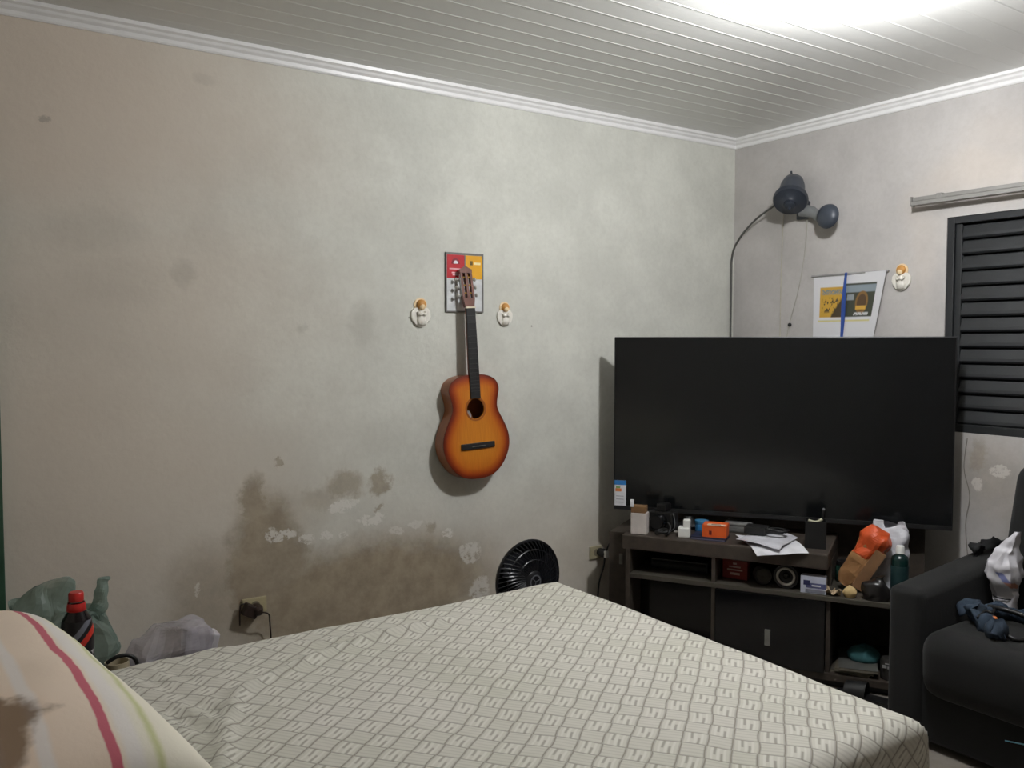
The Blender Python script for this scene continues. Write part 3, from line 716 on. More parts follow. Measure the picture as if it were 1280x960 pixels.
ebony = plain('ebony_black', (26, 25, 25), .45); mahog = plain('mahogany', (104, 56, 40), .4, var=.15, scale=30)
bm = BM(); prism(bm, [(-.025, .352), (.025, .352), (.0215, .746), (-.0215, .746)], -GD - .012, -GD - .004, .001); fb = obj('fretboard', bm, ebony, gt_)
steelm = plain('brushed_steel', (150, 150, 146), .35, .7)
sc_l = .60; nut_z = .746
bm = BM(); tube(bm, [(-.0225, 0, 0), (.0225, 0, 0)], .0011, 5); f0 = obj('fret', bm, plain('fret_dull', (70, 70, 68), .4, .6), fb)
for k in range(1, 17):
    z = nut_z - sc_l * (1 - 2 ** (-k / 12)); o = f0 if k == 1 else f0.copy()
    if k > 1: C.objects.link(o); o.parent = fb
    o.location = (0, -GD - .0122, z)
bm = BM(); lp = [(.0, -GD - .004), (.023, -GD - .004), (.021, -GD + .008), (.012, -GD + .018), (0, -GD + .021)]
def ncross(wd, z, lo): return [Vector((x * wd, y + lo, z)) for x, y in lp] + [Vector((-x * wd, y + lo, z)) for x, y in lp[-2:0:-1]]
RN = [[bm.verts.new(p) for p in ncross(w_, z, 0)] for w_, z in ((1.1, .44), (1.07, .47), (1.0, .6), (.93, .745))]
for a, b in zip(RN, RN[1:]):
    for k in range(len(a)): bm.faces.new((a[k], a[(k + 1) % len(a)], b[(k + 1) % len(a)], b[k]))
obj('neck', bm, mahog, gt_, True, angle=50)
bm = BM(); box(bm, -.023, .023, -GD - .0145, -GD - .002, .744, .751, .001); obj('nut', bm, plain('bone_white', (216, 206, 180), .4), gt_)
# slotted headstock, tipped back
hd = bpy.data.objects.new('headstock', None)
Mh = Matrix.Translation((0, -GD - .006, .75)) @ Matrix.Rotation(-math.radians(7), 4, 'X')
bm = BM()
for x0, x1, z0, z1 in ((-.030, -.019, .04, .15), (.019, .030, .04, .15), (-.0065, .0065, .04, .15)): box(bm, x0, x1, 0, .018, z0, z1, .0015, Mh)
prevs = [(-.0225, 0), (.0225, 0), (.030, .04), (-.030, .04)]
a = [bm.verts.new(Mh @ Vector((x, 0, z))) for x, z in prevs]; b = [bm.verts.new(Mh @ Vector((x, .018, z))) for x, z in prevs]
bm.faces.new(a); bm.faces.new(b[::-1])
for k in range(4): bm.faces.new((a[k], b[k], b[(k + 1) % 4], a[(k + 1) % 4]))
tp = [(-.030, .15), (.030, .15), (.031, .165), (.017, .172), (0, .182), (-.017, .172), (-.031, .165)]
a = [bm.verts.new(Mh @ Vector((x, 0, z))) for x, z in tp]; b = [bm.verts.new(Mh @ Vector((x, .018, z))) for x, z in tp]
bm.faces.new(a); bm.faces.new(b[::-1])
for k in range(7): bm.faces.new((a[k], b[k], b[(k + 1) % 7], a[(k + 1) % 7]))
hs_o = obj('headstock', bm, mahog, gt_)
gold = plain('brass_post', (190, 150, 80), .35, .6)
for s in (-1, 1):
    bm = BM(); box(bm, s * .030, s * .032, .004, .014, .05, .145, 0, Mh); obj('tuner_plate', bm, steelm, hs_o)
    for k in range(3):
        zz = .062 + k * .035
        bm = BM(); tube(bm, [Mh @ Vector((s * .0065, .008, zz)), Mh @ Vector((s * .03, .008, zz))], .0042, 8); obj('tuner_post', bm, gold, hs_o)
        bm = BM(); tube(bm, [Mh @ Vector((s * .03, .012, zz - .008)), Mh @ Vector((s * .041, .014, zz - .008))], .0025, 6)
        pts = [Mh @ Vector((s * (.041 + .003 * j), .014, zz - .008)) for j in range(5)]; tube(bm, pts, [.004, .008, .0095, .008, .004], 8)
        obj('tuner_button', bm, plain('tuner_pearl', (178, 174, 166), .3), hs_o, True)
bm = BM(); box(bm, -.085, .085, -GD - .013, -GD - .004, .132, .158, .002); br_ = obj('bridge', bm, ebony, gt_)
bm = BM(); box(bm, -.035, .035, -GD - .018, -GD - .012, .142, .1455, .0005); obj('saddle', bm, plain('saddle_grey', (96, 94, 90), .4), br_)
from mathutils import Euler
hp = Vector(gt_.location) + Euler(gt_.rotation_euler).to_matrix() @ (Mh @ Vector((.0127, .009, .1475)))   # top of the headstock slot
nail = thing('guitar_hook', 'small metal hook holding the guitar headstock on the wall', 'hook', (hp.x, WY, hp.z))
bm = BM(); box(bm, -.006, .006, -.014, -.009, -.012, .012, .001); obj('plate', bm, steelm, nail)
ho = WY - hp.y
bm = BM(); tube(bm, spline([(0, 0, 0), (0, -ho * .5, 0), (0, -ho - .014, 0), (0, -ho - .018, .006)], 5), .0025, 6); obj('prong', bm, steelm, nail, True)
# ---- calendar holder behind the headstock
a_, b_ = on(1, WY, 556, 390), on(1, WY, 603, 318)
t = thing('calendar_holder', 'grey edged holder with red and yellow leaflets behind the guitar headstock', 'holder', (a_.x, WY, a_.z))
cw, ch = b_.x - a_.x, b_.z - a_.z; gfr = plain('grey_frame', (118, 116, 112), .4); clr = plain('leaflet_red', (188, 48, 56), .3, var=.05); yl = plain('leaflet_yellow', (232, 170, 46), .3, var=.05)
part('backing', 0, cw, -.006, 0, 0, ch, plain('backing_white', (212, 214, 214), .3), 0, t)
for nm, x0, x1, z0, z1 in (('frame', 0, .006, 0, ch), ('frame', cw - .006, cw, 0, ch), ('frame', .006, cw - .006, 0, .006), ('frame', .006, cw - .006, ch - .008, ch)): part(nm, x0, x1, -.010, -.001, z0, z1, gfr, .001, t)
rl_ = part('red_leaflet', .007, cw * .49, -.0075, -.006, ch * .57, ch - .01, clr, 0, t); yl_ = part('yellow_leaflet', cw * .52, cw - .007, -.0075, -.006, ch * .57, ch - .01, yl, 0, t)
part('fold_line', cw * .49, cw * .52, -.009, -.006, ch * .56, ch - .01, gfr, 0, t)
bm = BM(); ar = [(cw * .26 + .021 * math.cos(PI * k / 12), ch * .81 + .024 * math.sin(PI * k / 12)) for k in range(13)]; prism(bm, ar, -.0085, -.0074); obj('emblem', bm, plain('leaflet_maroon', (128, 30, 46), .4), rl_)
bm = BM(); ar = [(cw * .26 + .011 * math.cos(PI * k / 12), ch * .812 + .014 * math.sin(PI * k / 12)) for k in range(13)]; prism(bm, ar, -.0095, -.0084); obj('emblem', bm, white_p, rl_)
for x0, x1, z in ((.10, .40, .715), (.16, .38, .65), (.18, .36, .615)): part('text_line', cw * x0, cw * x1, -.0085, -.0074, ch * z, ch * (z + .022), plain('pale_pink', (226, 180, 184), .5), 0, rl_)
part('dark_mark', cw * .64, cw * .71, -.0085, -.0074, ch * .80, ch * .87, plain('olive_dark', (110, 86, 30), .5), 0, yl_); part('text_line', cw * .74, cw * .92, -.0085, -.0074, ch * .81, ch * .85, plain('pale_yellow_print', (246, 226, 170), .5), 0, yl_)
# ---- little angels on the walls
ang_w = plain('angel_white', (228, 224, 214), .5, var=.04); ang_g = plain('angel_gold', (204, 146, 74), .5, var=.1); ang_s = plain('angel_cream', (232, 206, 164), .5)
def angel(label, loc, rz, sc, group=None):
    t = thing('angel_figurine', label, 'figurine', loc, rz, group); t.scale = (sc,) * 3
    bm = BM()
    o_ = [(0, -.062), (.018, -.058), (.026, -.046), (.040, -.036), (.048, -.016), (.046, .006), (.034, .020), (.018, .022), (0, .018)]
    pts = o_ + [(-x, z) for x, z in o_[-2:0:-1]]; prism(bm, pts, -.012, 0, .004); obj('wings', bm, ang_w, t, True, angle=50)
    bm = BM(); lathe(bm, [(0, -.055), (.020, -.052), (.022, -.03), (.012, .0), (.008, .016), (0, .018)], 16, Matrix.Translation((0, -.012, 0)) @ Matrix.Diagonal((1, .6, 1, 1))); obj('robe', bm, ang_w, t, True)
    bm = BM(); lathe(bm, [(.018, 0), (.030, .002), (.031, .006), (.018, .008)], 24, Matrix.Translation((0, 0, .034)) @ Matrix.Rotation(PI / 2, 4, 'X')); obj('halo', bm, ang_s, t, True, angle=40)
    bm = BM(); bmesh.ops.create_uvsphere(bm, u_segments=16, v_segments=10, radius=.022, matrix=Matrix.Translation((0, -.013, .036)) @ Matrix.Diagonal((1, .75, 1, 1))); obj('hair', bm, ang_g, t, True)
    bm = BM(); bmesh.ops.create_uvsphere(bm, u_segments=14, v_segments=8, radius=.014, matrix=Matrix.Translation((0, -.022, .026)) @ Matrix.Diagonal((1, .75, 1, 1))); obj('face', bm, ang_s, t, True)
    for s in (-1, 1):
        bm = BM(); tube(bm, [(s * .018, -.016, .004), (s * .012, -.026, -.010), (0, -.030, -.004)], [.006, .006, .005], 8); obj('arm', bm, ang_w, t, True)
p = on(1, WY, 525, 391); angel('white angel with golden hair on the bare wall side of the guitar', p, 0, .98)
p = on(1, WY, 630, 393); angel('white angel with golden hair between the guitar and the television', p, 0, .88)
p = on(0, WX, 1128, 347); angel('white angel with golden hair between the poster and the window', p, -PI / 2, .98)
# ---- outlets
plate_m = plain('aged_plate', (176, 164, 130), .5)
p = on(1, WY, 318, 756)
t = thing('wall_outlet', 'aged beige outlet plate low in the damp stain', 'outlet', p)
part('plate', -.05, .045, -.012, 0, -.03, .03, plate_m, .004, t); bm = BM(); lathe(bm, [(0, .011), (.018, .011), (.018, .0135), (0, .0125)], 20, Matrix.Rotation(PI / 2, 4, 'X')); obj('socket', bm, plain('socket_grey', (120, 112, 92), .5), t)
t = thing('power_plug', 'dark brown plug and cord hanging from the outlet in the damp stain', 'plug', (p.x, WY - .012, p.z - .012))
dkb = plain('dark_brown_plastic', (44, 30, 24), .5)
bm = BM(); lathe(bm, [(0, 0), (.022, 0), (.024, .02), (.016, .045), (.008, .055), (0, .055)], 16, Matrix.Rotation(PI / 2, 4, 'X')); obj('body', bm, dkb, t, True, angle=50)
bm = BM(); box(bm, -.052, .004, -.04, -.002, -.034, .012, .006, Matrix.Rotation(.5, 4, 'Y')); obj('adapter', bm, dkb, t)
bm = BM(); tube(bm, spline([(0, -.05, 0), (.03, -.06, -.01), (.045, -.03, -.05), (.055, -.012, -.12), (.06, -.010, -.25)], 8), .003, 6); obj('cord', bm, dkb, t, True)
bm = BM(); tube(bm, spline([(-.045, -.014, .03), (-.062, -.012, .02), (-.064, -.012, -.05)], 6), .003, 6); obj('wire', bm, dkb, t, True)
p = on(1, WY, 744, 690)
t = thing('wall_outlet', 'beige outlet plate beside the television rack', 'outlet', p)
part('plate', -.04, .035, -.010, 0, -.032, .032, plain('beige_plate', (158, 150, 122), .5), .004, t); bm = BM(); lathe(bm, [(0, .009), (.018, .009), (.018, .0115), (0, .0105)], 20, Matrix.Rotation(PI / 2, 4, 'X')); obj('socket', bm, plain('socket_grey', (120, 112, 92), .5), t)
t = thing('power_plug', 'black and white plug with black cord in the outlet beside the rack', 'plug', (p.x + .02, WY - .010, p.z))
bm = BM(); lathe(bm, [(0, 0), (.02, 0), (.022, .03), (.012, .05), (0, .052)], 16, Matrix.Rotation(PI / 2, 4, 'X')); obj('body', bm, blk, t, True, angle=50)
part('white_block', -.012, .010, -.06, -.045, -.018, .016, wp, .004, t)
bm = BM(); tube(bm, spline([(0, -.05, .01), (.01, -.06, .05), (.05, -.055, .07), (.09, -.05, .04), (.13, -.045, -.02), (.15, -.04, -.2)], 8), .004, 6); obj('cord', bm, blk, t, True)
bm = BM(); tube(bm, spline([(-.004, -.045, -.01), (-.016, -.05, -.06), (-.03, -.03, -.16), (-.035, -.02, -.36)], 8), .004, 6); obj('cord', bm, blk, t, True)

# ================================================================== FLOOR FAN behind the bed
fp = on(1, 2.93, 660, 724)
t = thing('pedestal_fan', 'black round pedestal fan behind the far corner of the bed', 'fan', (fp.x, 2.93, 0), .06)
fz = fp.z; FR = .168; Mf = Matrix.Translation((0, 0, fz)) @ Matrix.Rotation(PI / 2, 4, 'X')
fblk = plain('fan_black', (22, 23, 27), .3, var=.1)
bm = BM(); lathe(bm, [(0, .0), (.10, .0), (.11, .012), (.05, .035), (.018, .045), (0, .045)], 28); obj('base', bm, fblk, t, True, angle=50)
bm = BM(); tube(bm, [(0, .06, fz), (0, .05, fz - .04), (0, .0, fz - .10), (0, 0, .03)], .013, 12); obj('pole', bm, fblk, t, True, angle=60)
bm = BM(); lathe(bm, [(0, -.14), (.04, -.135), (.055, -.09), (.055, -.045), (0, -.04)], 24, Mf); obj('motor', bm, fblk, t, True, angle=50)
bm = BM()
lathe(bm, [(.05, -.048), (.12, -.04), (FR - .01, -.02), (FR, .0), (FR - .004, .004), (FR - .014, -.014), (.12, -.034), (.05, -.042)], 48, Mf, cap=False); obj('rear_cage', bm, fblk, t, True, angle=50)
gr = BM(); 
for k in range(48):
    a = 2 * PI * k / 48; pts = []
    for j in range(6):
        f_ = j / 5; r_ = .045 + (FR - .045) * f_; aa = a + .35 * f_; pts.append(Mf @ Vector((r_ * math.cos(aa), r_ * math.sin(aa), .042 * (1 - f_ ** 3))))
    tube(gr, pts, .0028, 5)
for r_ in (.09, .13):
    f_ = (r_ - .045) / (FR - .045); lathe(gr, [(r_ - .003, .042 * (1 - f_ ** 3)), (r_, .042 * (1 - f_ ** 3) + .003), (r_ + .003, .042 * (1 - f_ ** 3))], 48, Mf, cap=False)
lathe(gr, [(FR - .006, -.002), (FR + .002, 0), (FR + .002, .006), (FR - .006, .008), (FR - .006, -.002)], 48, Mf, cap=False)
gcage = obj('front_grille', gr, fblk, t, True, angle=50)
bm = BM(); lathe(bm, [(0, .052), (.02, .051), (.04, .046), (.046, .040), (0, .038)], 28, Mf); hb = obj('grille_badge', bm, fblk, gcage, True, angle=40)
bm = BM(); lathe(bm, [(.023, .051), (.026, .0535), (.029, .0515)], 28, Mf, cap=False)
for aa in (.3, 2.4, 4.5): tube(bm, [Mf @ Vector((0, 0, .053)), Mf @ Vector((.025 * math.cos(aa), .025 * math.sin(aa), .052))], .002, 5)
obj('badge_emblem', bm, plain('badge_grey', (96, 98, 104), .35), hb, True)
for k in range(3):
    bm = BM(); a0 = 2 * PI * k / 3
    def bl(u, v, a0=a0):
        r_ = .03 + u * .118; wd = .55 + .5 * math.sin(PI * min(1, u * 1.05) * .9)
        aa = a0 + (v - .5) * 1.5 * wd * (1 - .25 * u) + .4 * u
        return Mf @ Vector((r_ * math.cos(aa), r_ * math.sin(aa), (v - .5) * .04 - .005))
    grid(bm, 8, 8, bl); r = bmesh.ops.extrude_face_region(bm, geom=bm.faces[:])
    for v in [g_ for g_ in r['geom'] if isinstance(g_, bmesh.types.BMVert)]: v.co.y += .002
    obj('blade', bm, plain('fan_blade', (34, 35, 40), .3), t, True, angle=50)

# ================================================================== WALL FAN without blades, cables
fc = on(0, WX - .13, 988, 250)
t = thing('wall_fan', 'dark grey wall fan motor without blades near the ceiling corner', 'fan', (WX, fc.y, fc.z))
dkg = plain('dark_slate_plastic', (60, 66, 76), .4, var=.08)
dk2 = plain('dark_slate_plastic_front', (46, 51, 60), .4, var=.08)
dirv = Vector((-.60, -.36, -.72)).normalized(); X_, Y_, Z_ = frame_z(dirv)
Mm = Matrix((( X_.x, Y_.x, Z_.x, -.13), (X_.y, Y_.y, Z_.y, 0), (X_.z, Y_.z, Z_.z, 0), (0, 0, 0, 1)))
bm = BM(); lathe(bm, [(0, -.165), (.03, -.162), (.05, -.148), (.06, -.11), (.066, -.04), (.072, -.004), (0, 0)], 28, Mm); mo = obj('motor_housing', bm, dkg, t, True, angle=50)
bm = BM(); lathe(bm, [(.0, -.012), (.084, -.012), (.086, .0), (.080, .014), (.05, .02), (.034, .03), (.03, .034), (0, .034)], 28, Mm); obj('front_plate', bm, dk2, t, True, angle=40)
bm = BM(); lathe(bm, [(.026, .03), (.024, .052), (.016, .056), (.007, .058), (.006, .078), (0, .08)], 20, Mm); obj('spindle', bm, dk2, t, True, angle=40)
bm = BM(); tube(bm, [Mm @ Vector((0, 0, -.13)), Mm @ Vector((0, 0, -.13)) + Vector((.0, .012, .066))], [.008, .005], 8); obj('swing_knob', bm, dk2, t, True)
dc = on(0, WX - .08, 1037, 271) - Vector(t.location)
bm = BM(); lathe(bm, [(0, .0), (.050, .002), (.060, .012), (.056, .026), (.04, .038), (.02, .044), (0, .046)], 32, Matrix.Translation(dc) @ Matrix.Rotation(-PI / 2, 4, 'Y') @ Matrix.Rotation(.1, 4, 'Y')); obj('round_cover', bm, dkg, t, True, angle=60)
bm = BM(); tube(bm, spline([(-.05, .0, -.045), (-.04, -.06, -.06), (-.045, dc.y + .06, dc.z), (dc.x + .0, dc.y, dc.z)], 6), [.03] * 7 + [.026] * 6 + [.022] * 6, 14); obj('arm', bm, plain('arm_grey', (120, 122, 122), .45), t, True)
bm = BM(); box(bm, -.02, 0, -.02, .05, -.085, .0, .008); obj('wall_bracket', bm, dkg, t)
bm = BM(); tube(bm, [(-.01, 0, -.02), Mm @ Vector((0, 0, -.05))], .03, 12); obj('bracket_neck', bm, dkg, t, True)
cab = plain('grey_cable', (86, 86, 82), .5)
P = [on(0, WX - .10, 968, 257), on(0, WX - .07, 945, 274), on(0, WX - .05, 925, 297), Vector((WX - .035, WY - .02, on(1, WY, 913, 320).z)), Vector((WX - .035, WY - .014, 1.7)), Vector((WX - .035, WY - .014, .95))]
bm = BM(); tube(bm, spline(P, 10), .0055, 8); tag(obj('fan_cable', bm, cab, None, True), 'thick grey cable curving from the wall fan down the room corner', 'cable')
cw_ = plain('pale_cord', (186, 181, 166), .6)
bm = BM(); tube(bm, spline([on(0, WX - .02, 980, 262), on(0, WX - .006, 978, 300), on(0, WX - .006, 976, 360), on(0, WX - .006, 975, 420), on(0, WX - .006, 974, 470)], 6), .0026, 6); tag(obj('pull_cord', bm, cw_, None, True), 'thin straight pale cord hanging below the wall fan', 'cord')
t = thing('pull_cord', 'thin slanting cord with a small black bead below the wall fan', 'cord', on(0, WX - .006, 987, 406))
o0 = Vector(t.location)
bm = BM(); tube(bm, [p_ - o0 for p_ in spline([on(0, WX - .02, 1009, 275), on(0, WX - .006, 1006, 315), on(0, WX - .006, 998, 362), on(0, WX - .006, 986, 408), on(0, WX - .006, 981, 440)], 6)], .0026, 6); obj('line', bm, plain('grey_cord', (170, 166, 156), .6), t, True)
bm = BM(); bmesh.ops.create_uvsphere(bm, u_segments=12, v_segments=8, radius=.010); obj('bead', bm, blk, t, True)
bm = BM(); tube(bm, spline([on(0, WX - .003, 1209, 548), on(0, WX - .003, 1205, 585), on(0, WX - .003, 1212, 620), on(0, WX - .003, 1207, 655), on(0, WX - .003, 1210, 700)], 6), .002, 6); tag(obj('thin_wire', bm, plain('wire_grey', (132, 126, 118), .6), None, True), 'thin wavy wire running down below the shutter window', 'wire')

# ---- poster and its ribbon
q = NT('poster_print'); uv = q.uv(); u, v, _ = q.xyz(uv)
def rect(u0, u1, v0, v1, e=.006):
    a = q.math('MULTIPLY', q.ramp(u, u0 - e, u0 + e), q.ramp(u, u1 + e, u1 - e)); b = q.math('MULTIPLY', q.ramp(v, v0 - e, v0 + e), q.ramp(v, v1 + e, v1 - e)); return q.math('MULTIPLY', a, b)
col = lin((220, 219, 222))
col = q.mix(rect(.10, .46, .66, .90), col, lin((204, 160, 60)))
col = q.mix(rect(.46, .90, .66, .92), col, lin((66, 70, 58)))
col = q.mix(rect(.46, .90, .85, .905), col, lin((140, 152, 160)))
col = q.mix(q.math('MULTIPLY', rect(.12, .44, .84, .88), q.ramp(q.noise(60, uv, 2), .4, .5)), col, lin((126, 136, 136)))
tri = q.math('MULTIPLY', rect(.28, .5, .66, .82), q.ramp(q.math('SUBTRACT', q.math('ADD', u, q.math('MULTIPLY', v, -1.1)), -.46), -.02, .02)); col = q.mix(tri, col, lin((74, 62, 42)))
col = q.mix(q.math('MULTIPLY', rect(.14, .42, .70, .81, .02), q.ramp(q.noise(26, uv, 4), .52, .58)), col, lin((70, 60, 44)))
du = q.math('MULTIPLY', q.math('SUBTRACT', u, .72), 1.); dv = q.math('MULTIPLY', q.math('SUBTRACT', v, .77), 1.05)
dd = q.math('SQRT', q.math('ADD', q.math('MULTIPLY', du, du), q.math('MULTIPLY', dv, dv)))
col = q.mix(q.ramp(dd, .10, .085), col, lin((138, 104, 58))); col = q.mix(q.ramp(dd, .075, .06), col, lin((92, 70, 48)))
col = q.mix(rect(.64, .79, .715, .745), col, lin((212, 168, 72)))
col = q.mix(q.math('MULTIPLY', rect(.62, .84, .672, .694), q.ramp(q.noise(60, uv, 2), .38, .48)), col, lin((206, 206, 206)))
col = q.mix(rect(.50, .60, .79, .835), col, lin((148, 156, 160)))
col = q.mix(rect(.08, .88, .625, .638), col, lin((216, 206, 140)))
q.set(Base_Color=col, Roughness=.55)
pA, pB = on(0, WX, 1018, 344), on(0, WX, 1112, 339); pz = (pA.z + pB.z) / 2; pw = pA.y - pB.y; ph = .62
t = thing('poster', 'white poster with a yellow and dark picture partly behind the television', 'poster', (WX, pA.y, pz))
bm = BM()
def pf(u, v):
    tap = 1 - .30 * (1 - v)
    return Vector((-.004 - .022 * u ** 3 - .006 * math.sin(u * 5) * (1 - v), -u * pw * tap, (v - 1) * ph))
grid(bm, 24, 20, pf, lambda u, v: (u, v)); r = bmesh.ops.extrude_face_region(bm, geom=bm.faces[:])
for v_ in [g_ for g_ in r['geom'] if isinstance(g_, bmesh.types.BMVert)]: v_.co.x += .0012
obj('sheet', bm, q.m, t, True, angle=40)
bm = BM(); box(bm, -.012, 0, -pw, .01, -.006, .003, .001); obj('top_strip', bm, plain('grey_strip', (150, 148, 146), .5), t)
bm = BM()
def rb(u, v):
    y0 = -.47 * pw + .045 * (1 - v); p = pf(min(1, -y0 / pw), v); return Vector((-.016 - .004 * math.sin(v * 9), y0 - (u - .5) * .018 * (1 + .25 * math.sin(v * 11)), (v - 1) * ph + .004))
grid(bm, 2, 24, rb); r = bmesh.ops.extrude_face_region(bm, geom=bm.faces[:])
for v_ in [g_ for g_ in r['geom'] if isinstance(g_, bmesh.types.BMVert)]: v_.co.x += .0015
obj('ribbon', bm, plain('blue_ribbon', (44, 76, 150), .45), t, True, angle=40, label='blue ribbon hanging down the middle')
# ---- curtain rail
ra = on(0, WX - .05, 1142, 252)
t = thing('curtain_rail', 'bare double aluminium curtain rail above the shutter window', 'curtain rail', (WX, ra.y, ra.z))
alu = plain('dull_aluminium', (150, 148, 144), .45, .3, var=.08)
for k, (dx_, dz) in enumerate(((-.05, .008), (-.062, -.012))):
    bm = BM(); box(bm, dx_ - .009, dx_ + .009, -1.55, 0, dz - .009, dz + .009, .003); obj('rail', bm, alu, t)
part('end_cap', -.073, -.04, -.0005, .004, -.023, .019, alu, .001, t)
for yy in (-.12, -.78, -1.43): part('bracket', -.06, 0, yy - .012, yy + .012, -.005, .022, alu, .002, t)

# ================================================================== SOFA against the window wall
sofa = thing('sofa', 'charcoal fabric sofa under the shutter window beside the rack', 'sofa', (2.83, 1.0, 0))
ch_ = plain('charcoal_suede', (9, 10, 10), .9, var=.15, scale=6, bump=.15, bscale=90); ch_.node_tree.nodes['Principled BSDF'].inputs['Sheen Weight'].default_value = .07
def sbox(name, x0, x1, y0, y1, z0, z1, bev, seg=5, fn=None):
    bm = BM(); box(bm, x0 - 2.83, x1 - 2.83, y0 - 1, y1 - 1, z0, z1, bev, seg=seg)
    if fn:
        for v in bm.verts: v.co = fn(v.co)
    return obj(name, bm, ch_, sofa, True, angle=70)
sbox('base', 2.85, 3.69, .16, 1.745, .03, .24, .01, 2)
for yy0, yy1 in ((1.628, 1.757), (.15, .279)):
    sbox('arm', 2.83, 3.70, yy0, yy1, .02, .552, .035, 5, lambda c: Vector((c.x, c.y, c.z + (.07 * max(0, (c.x - .25) / .62) if c.z > .3 else 0))))
for y0, y1 in ((.955, 1.626), (.282, .953)):
    def sf(c): return Vector((c.x - (.02 if c.x < .2 else 0) * math.sin(PI * min(1, max(0, (c.z - .2) / .25))), c.y, c.z + .022 * math.sin(PI * min(1, max(0, (c.y + 1 - y0) / (y1 - y0)))) if c.z > .35 else c.z))
    sbox('seat_cushion', 2.815, 3.50, y0, y1, .19, .425, .075, 6, sf)
for y0, y1 in ((.955, 1.628), (.31, .953)):
    sbox('back_cushion', 3.39, 3.70, y0, y1, .40, .95, .07, 6, lambda c: Vector((c.x + .10 * (c.z - .93) / .57 * (1 if c.x < .7 else 0) + .05 * (c.z - .36) / .57 * (1 if c.x < .7 else 0), c.y, c.z)))
a_ = on(0, 2.828, 1256, 926); b_ = on(0, 2.828, 1290, 926)
bm = BM(); tube(bm, [(a_.x - 2.83 + .002, a_.y - 1, a_.z), (b_.x - 2.83 + .002, b_.y - 1.1, b_.z)], .0022, 6); obj('piping', bm, plain('pale_blue_piping', (110, 170, 190), .5), sofa, label='thin pale blue line on the front')
# ---- things on the sofa
bp = Vector((3.255, 1.556, .432))
t = thing('plastic_bag', 'white plastic bag tied around a bottle, upright on the sofa', 'bag', bp)
bm = BM(); sack(bm, resample([(0, 0, 0, .036, .036), (0, 0, .04, .037, .037), (0, 0, .075, .042, .04), (-.004, .004, .14, .060, .055), (-.002, .004, .19, .058, .05), (.004, -.006, .23, .034, .030), (.01, -.018, .265, .026, .018), (.014, -.03, .30, .012, .010)], 5), 32, .014, 26, 7, pleat=.05)
q = NT('printed_bag_film'); co = q.obj(); x, y, z = q.xyz(co)
d1_ = q.ramp(q.math('ABSOLUTE', q.math('ADD', q.math('ADD', y, q.math('MULTIPLY', z, -.8)), .125)), .014, .008)
bandz = q.math('MULTIPLY', q.ramp(z, .085, .09), q.ramp(z, .155, .15))
pc_ = q.mix(q.ramp(z, .115, .12), lin((196, 120, 80)), lin((90, 104, 170)))
q.set(Base_Color=q.mix(q.math('MULTIPLY', q.math('MULTIPLY', d1_, bandz), .8), lin((214, 212, 218)), pc_), Roughness=.4)
obj('bag_body', bm, q.m, t, True, angle=40)
bm = BM(); lathe(bm, [(.038, .050), (.041, .0525), (.038, .055)], 24, cap=False); obj('elastic_band', bm, blk, t, True)
den = plain('denim_blue', (40, 54, 70), .85, var=.25, bump=.2)
def cloth_tube(bm, pts, r, seed, amp=.02, ymax=9.):
    P = spline(pts, 6); n0 = len(bm.verts); tube(bm, P, [r * (1 + .25 * noise.noise(Vector((k * .3, seed, 0)))) * (.55 if k in (0, len(P) - 1) else 1) for k in range(len(P))], 14)
    bm.verts.ensure_lookup_table()
    for v in bm.verts[n0:]: v.co = crumple(v.co, amp, 30, seed); v.co.z = max(v.co.z, .0); v.co.y = min(v.co.y, ymax)
sp_ = Vector((3.12, 1.50, .432))
t = thing('jacket', 'crumpled blue grey jacket with black straps lying on the sofa seat', 'jacket', sp_)
L_ = lambda px, py, z: onz(z, px, py) - sp_
bm = BM(); cloth_tube(bm, [L_(1203, 762, .455), L_(1218, 764, .46), L_(1238, 766, .46), L_(1262, 768, .455), L_(1290, 774, .45)], .022, 3, .03, .127); cloth_tube(bm, [L_(1215, 764, .46), L_(1228, 776, .46), L_(1240, 786, .455), L_(1250, 797, .445)], .024, 5, .034, .127); obj('fabric', bm, den, t, True)
bm = BM(); tube(bm, spline([L_(1222, 772, .475), L_(1232, 764, .488), L_(1240, 766, .488), L_(1243, 762, .48)], 6), .005, 6); tube(bm, spline([L_(1240, 770, .48), L_(1252, 785, .46), L_(1262, 796, .445), L_(1276, 800, .44), L_(1292, 795, .44)], 6), .008, 6)
tube(bm, spline([L_(1236, 758, .48), L_(1256, 762, .485), L_(1280, 770, .475), L_(1295, 780, .46)], 6), .009, 6); obj('strap', bm, blk, t, True)
bm = BM(); bmesh.ops.create_uvsphere(bm, u_segments=12, v_segments=8, radius=.011, matrix=Matrix.Translation(L_(1243, 774, .475))); obj('orange_toggle', bm, plain('orange_toggle', (196, 110, 56), .5), t, True)
bm = BM(); bmesh.ops.create_uvsphere(bm, u_segments=10, v_segments=6, radius=.006, matrix=Matrix.Translation(L_(1277, 768, .485))); obj('snap_button', bm, plain('brushed_steel', (150, 150, 146), .35, .7), t, True)
ap = onz(.600, 1232, 690); ap.y = 1.705; ap.z = .552 + .07 * (ap.x - 2.83 - .25) / .62 + .006
bm = BM(); cloth_tube(bm, [(-.075, .01, .022), (-.03, .0, .03), (.03, -.005, .028), (.08, -.01, .022)], .019, 8, .03); o = tag(obj('cloth', bm, plain('black_cloth', (20, 21, 22), .9), None, True), 'rolled black cloth on the back end of the sofa arm', 'cloth'); place(o, ap, .0, (0, -.113, -.08))

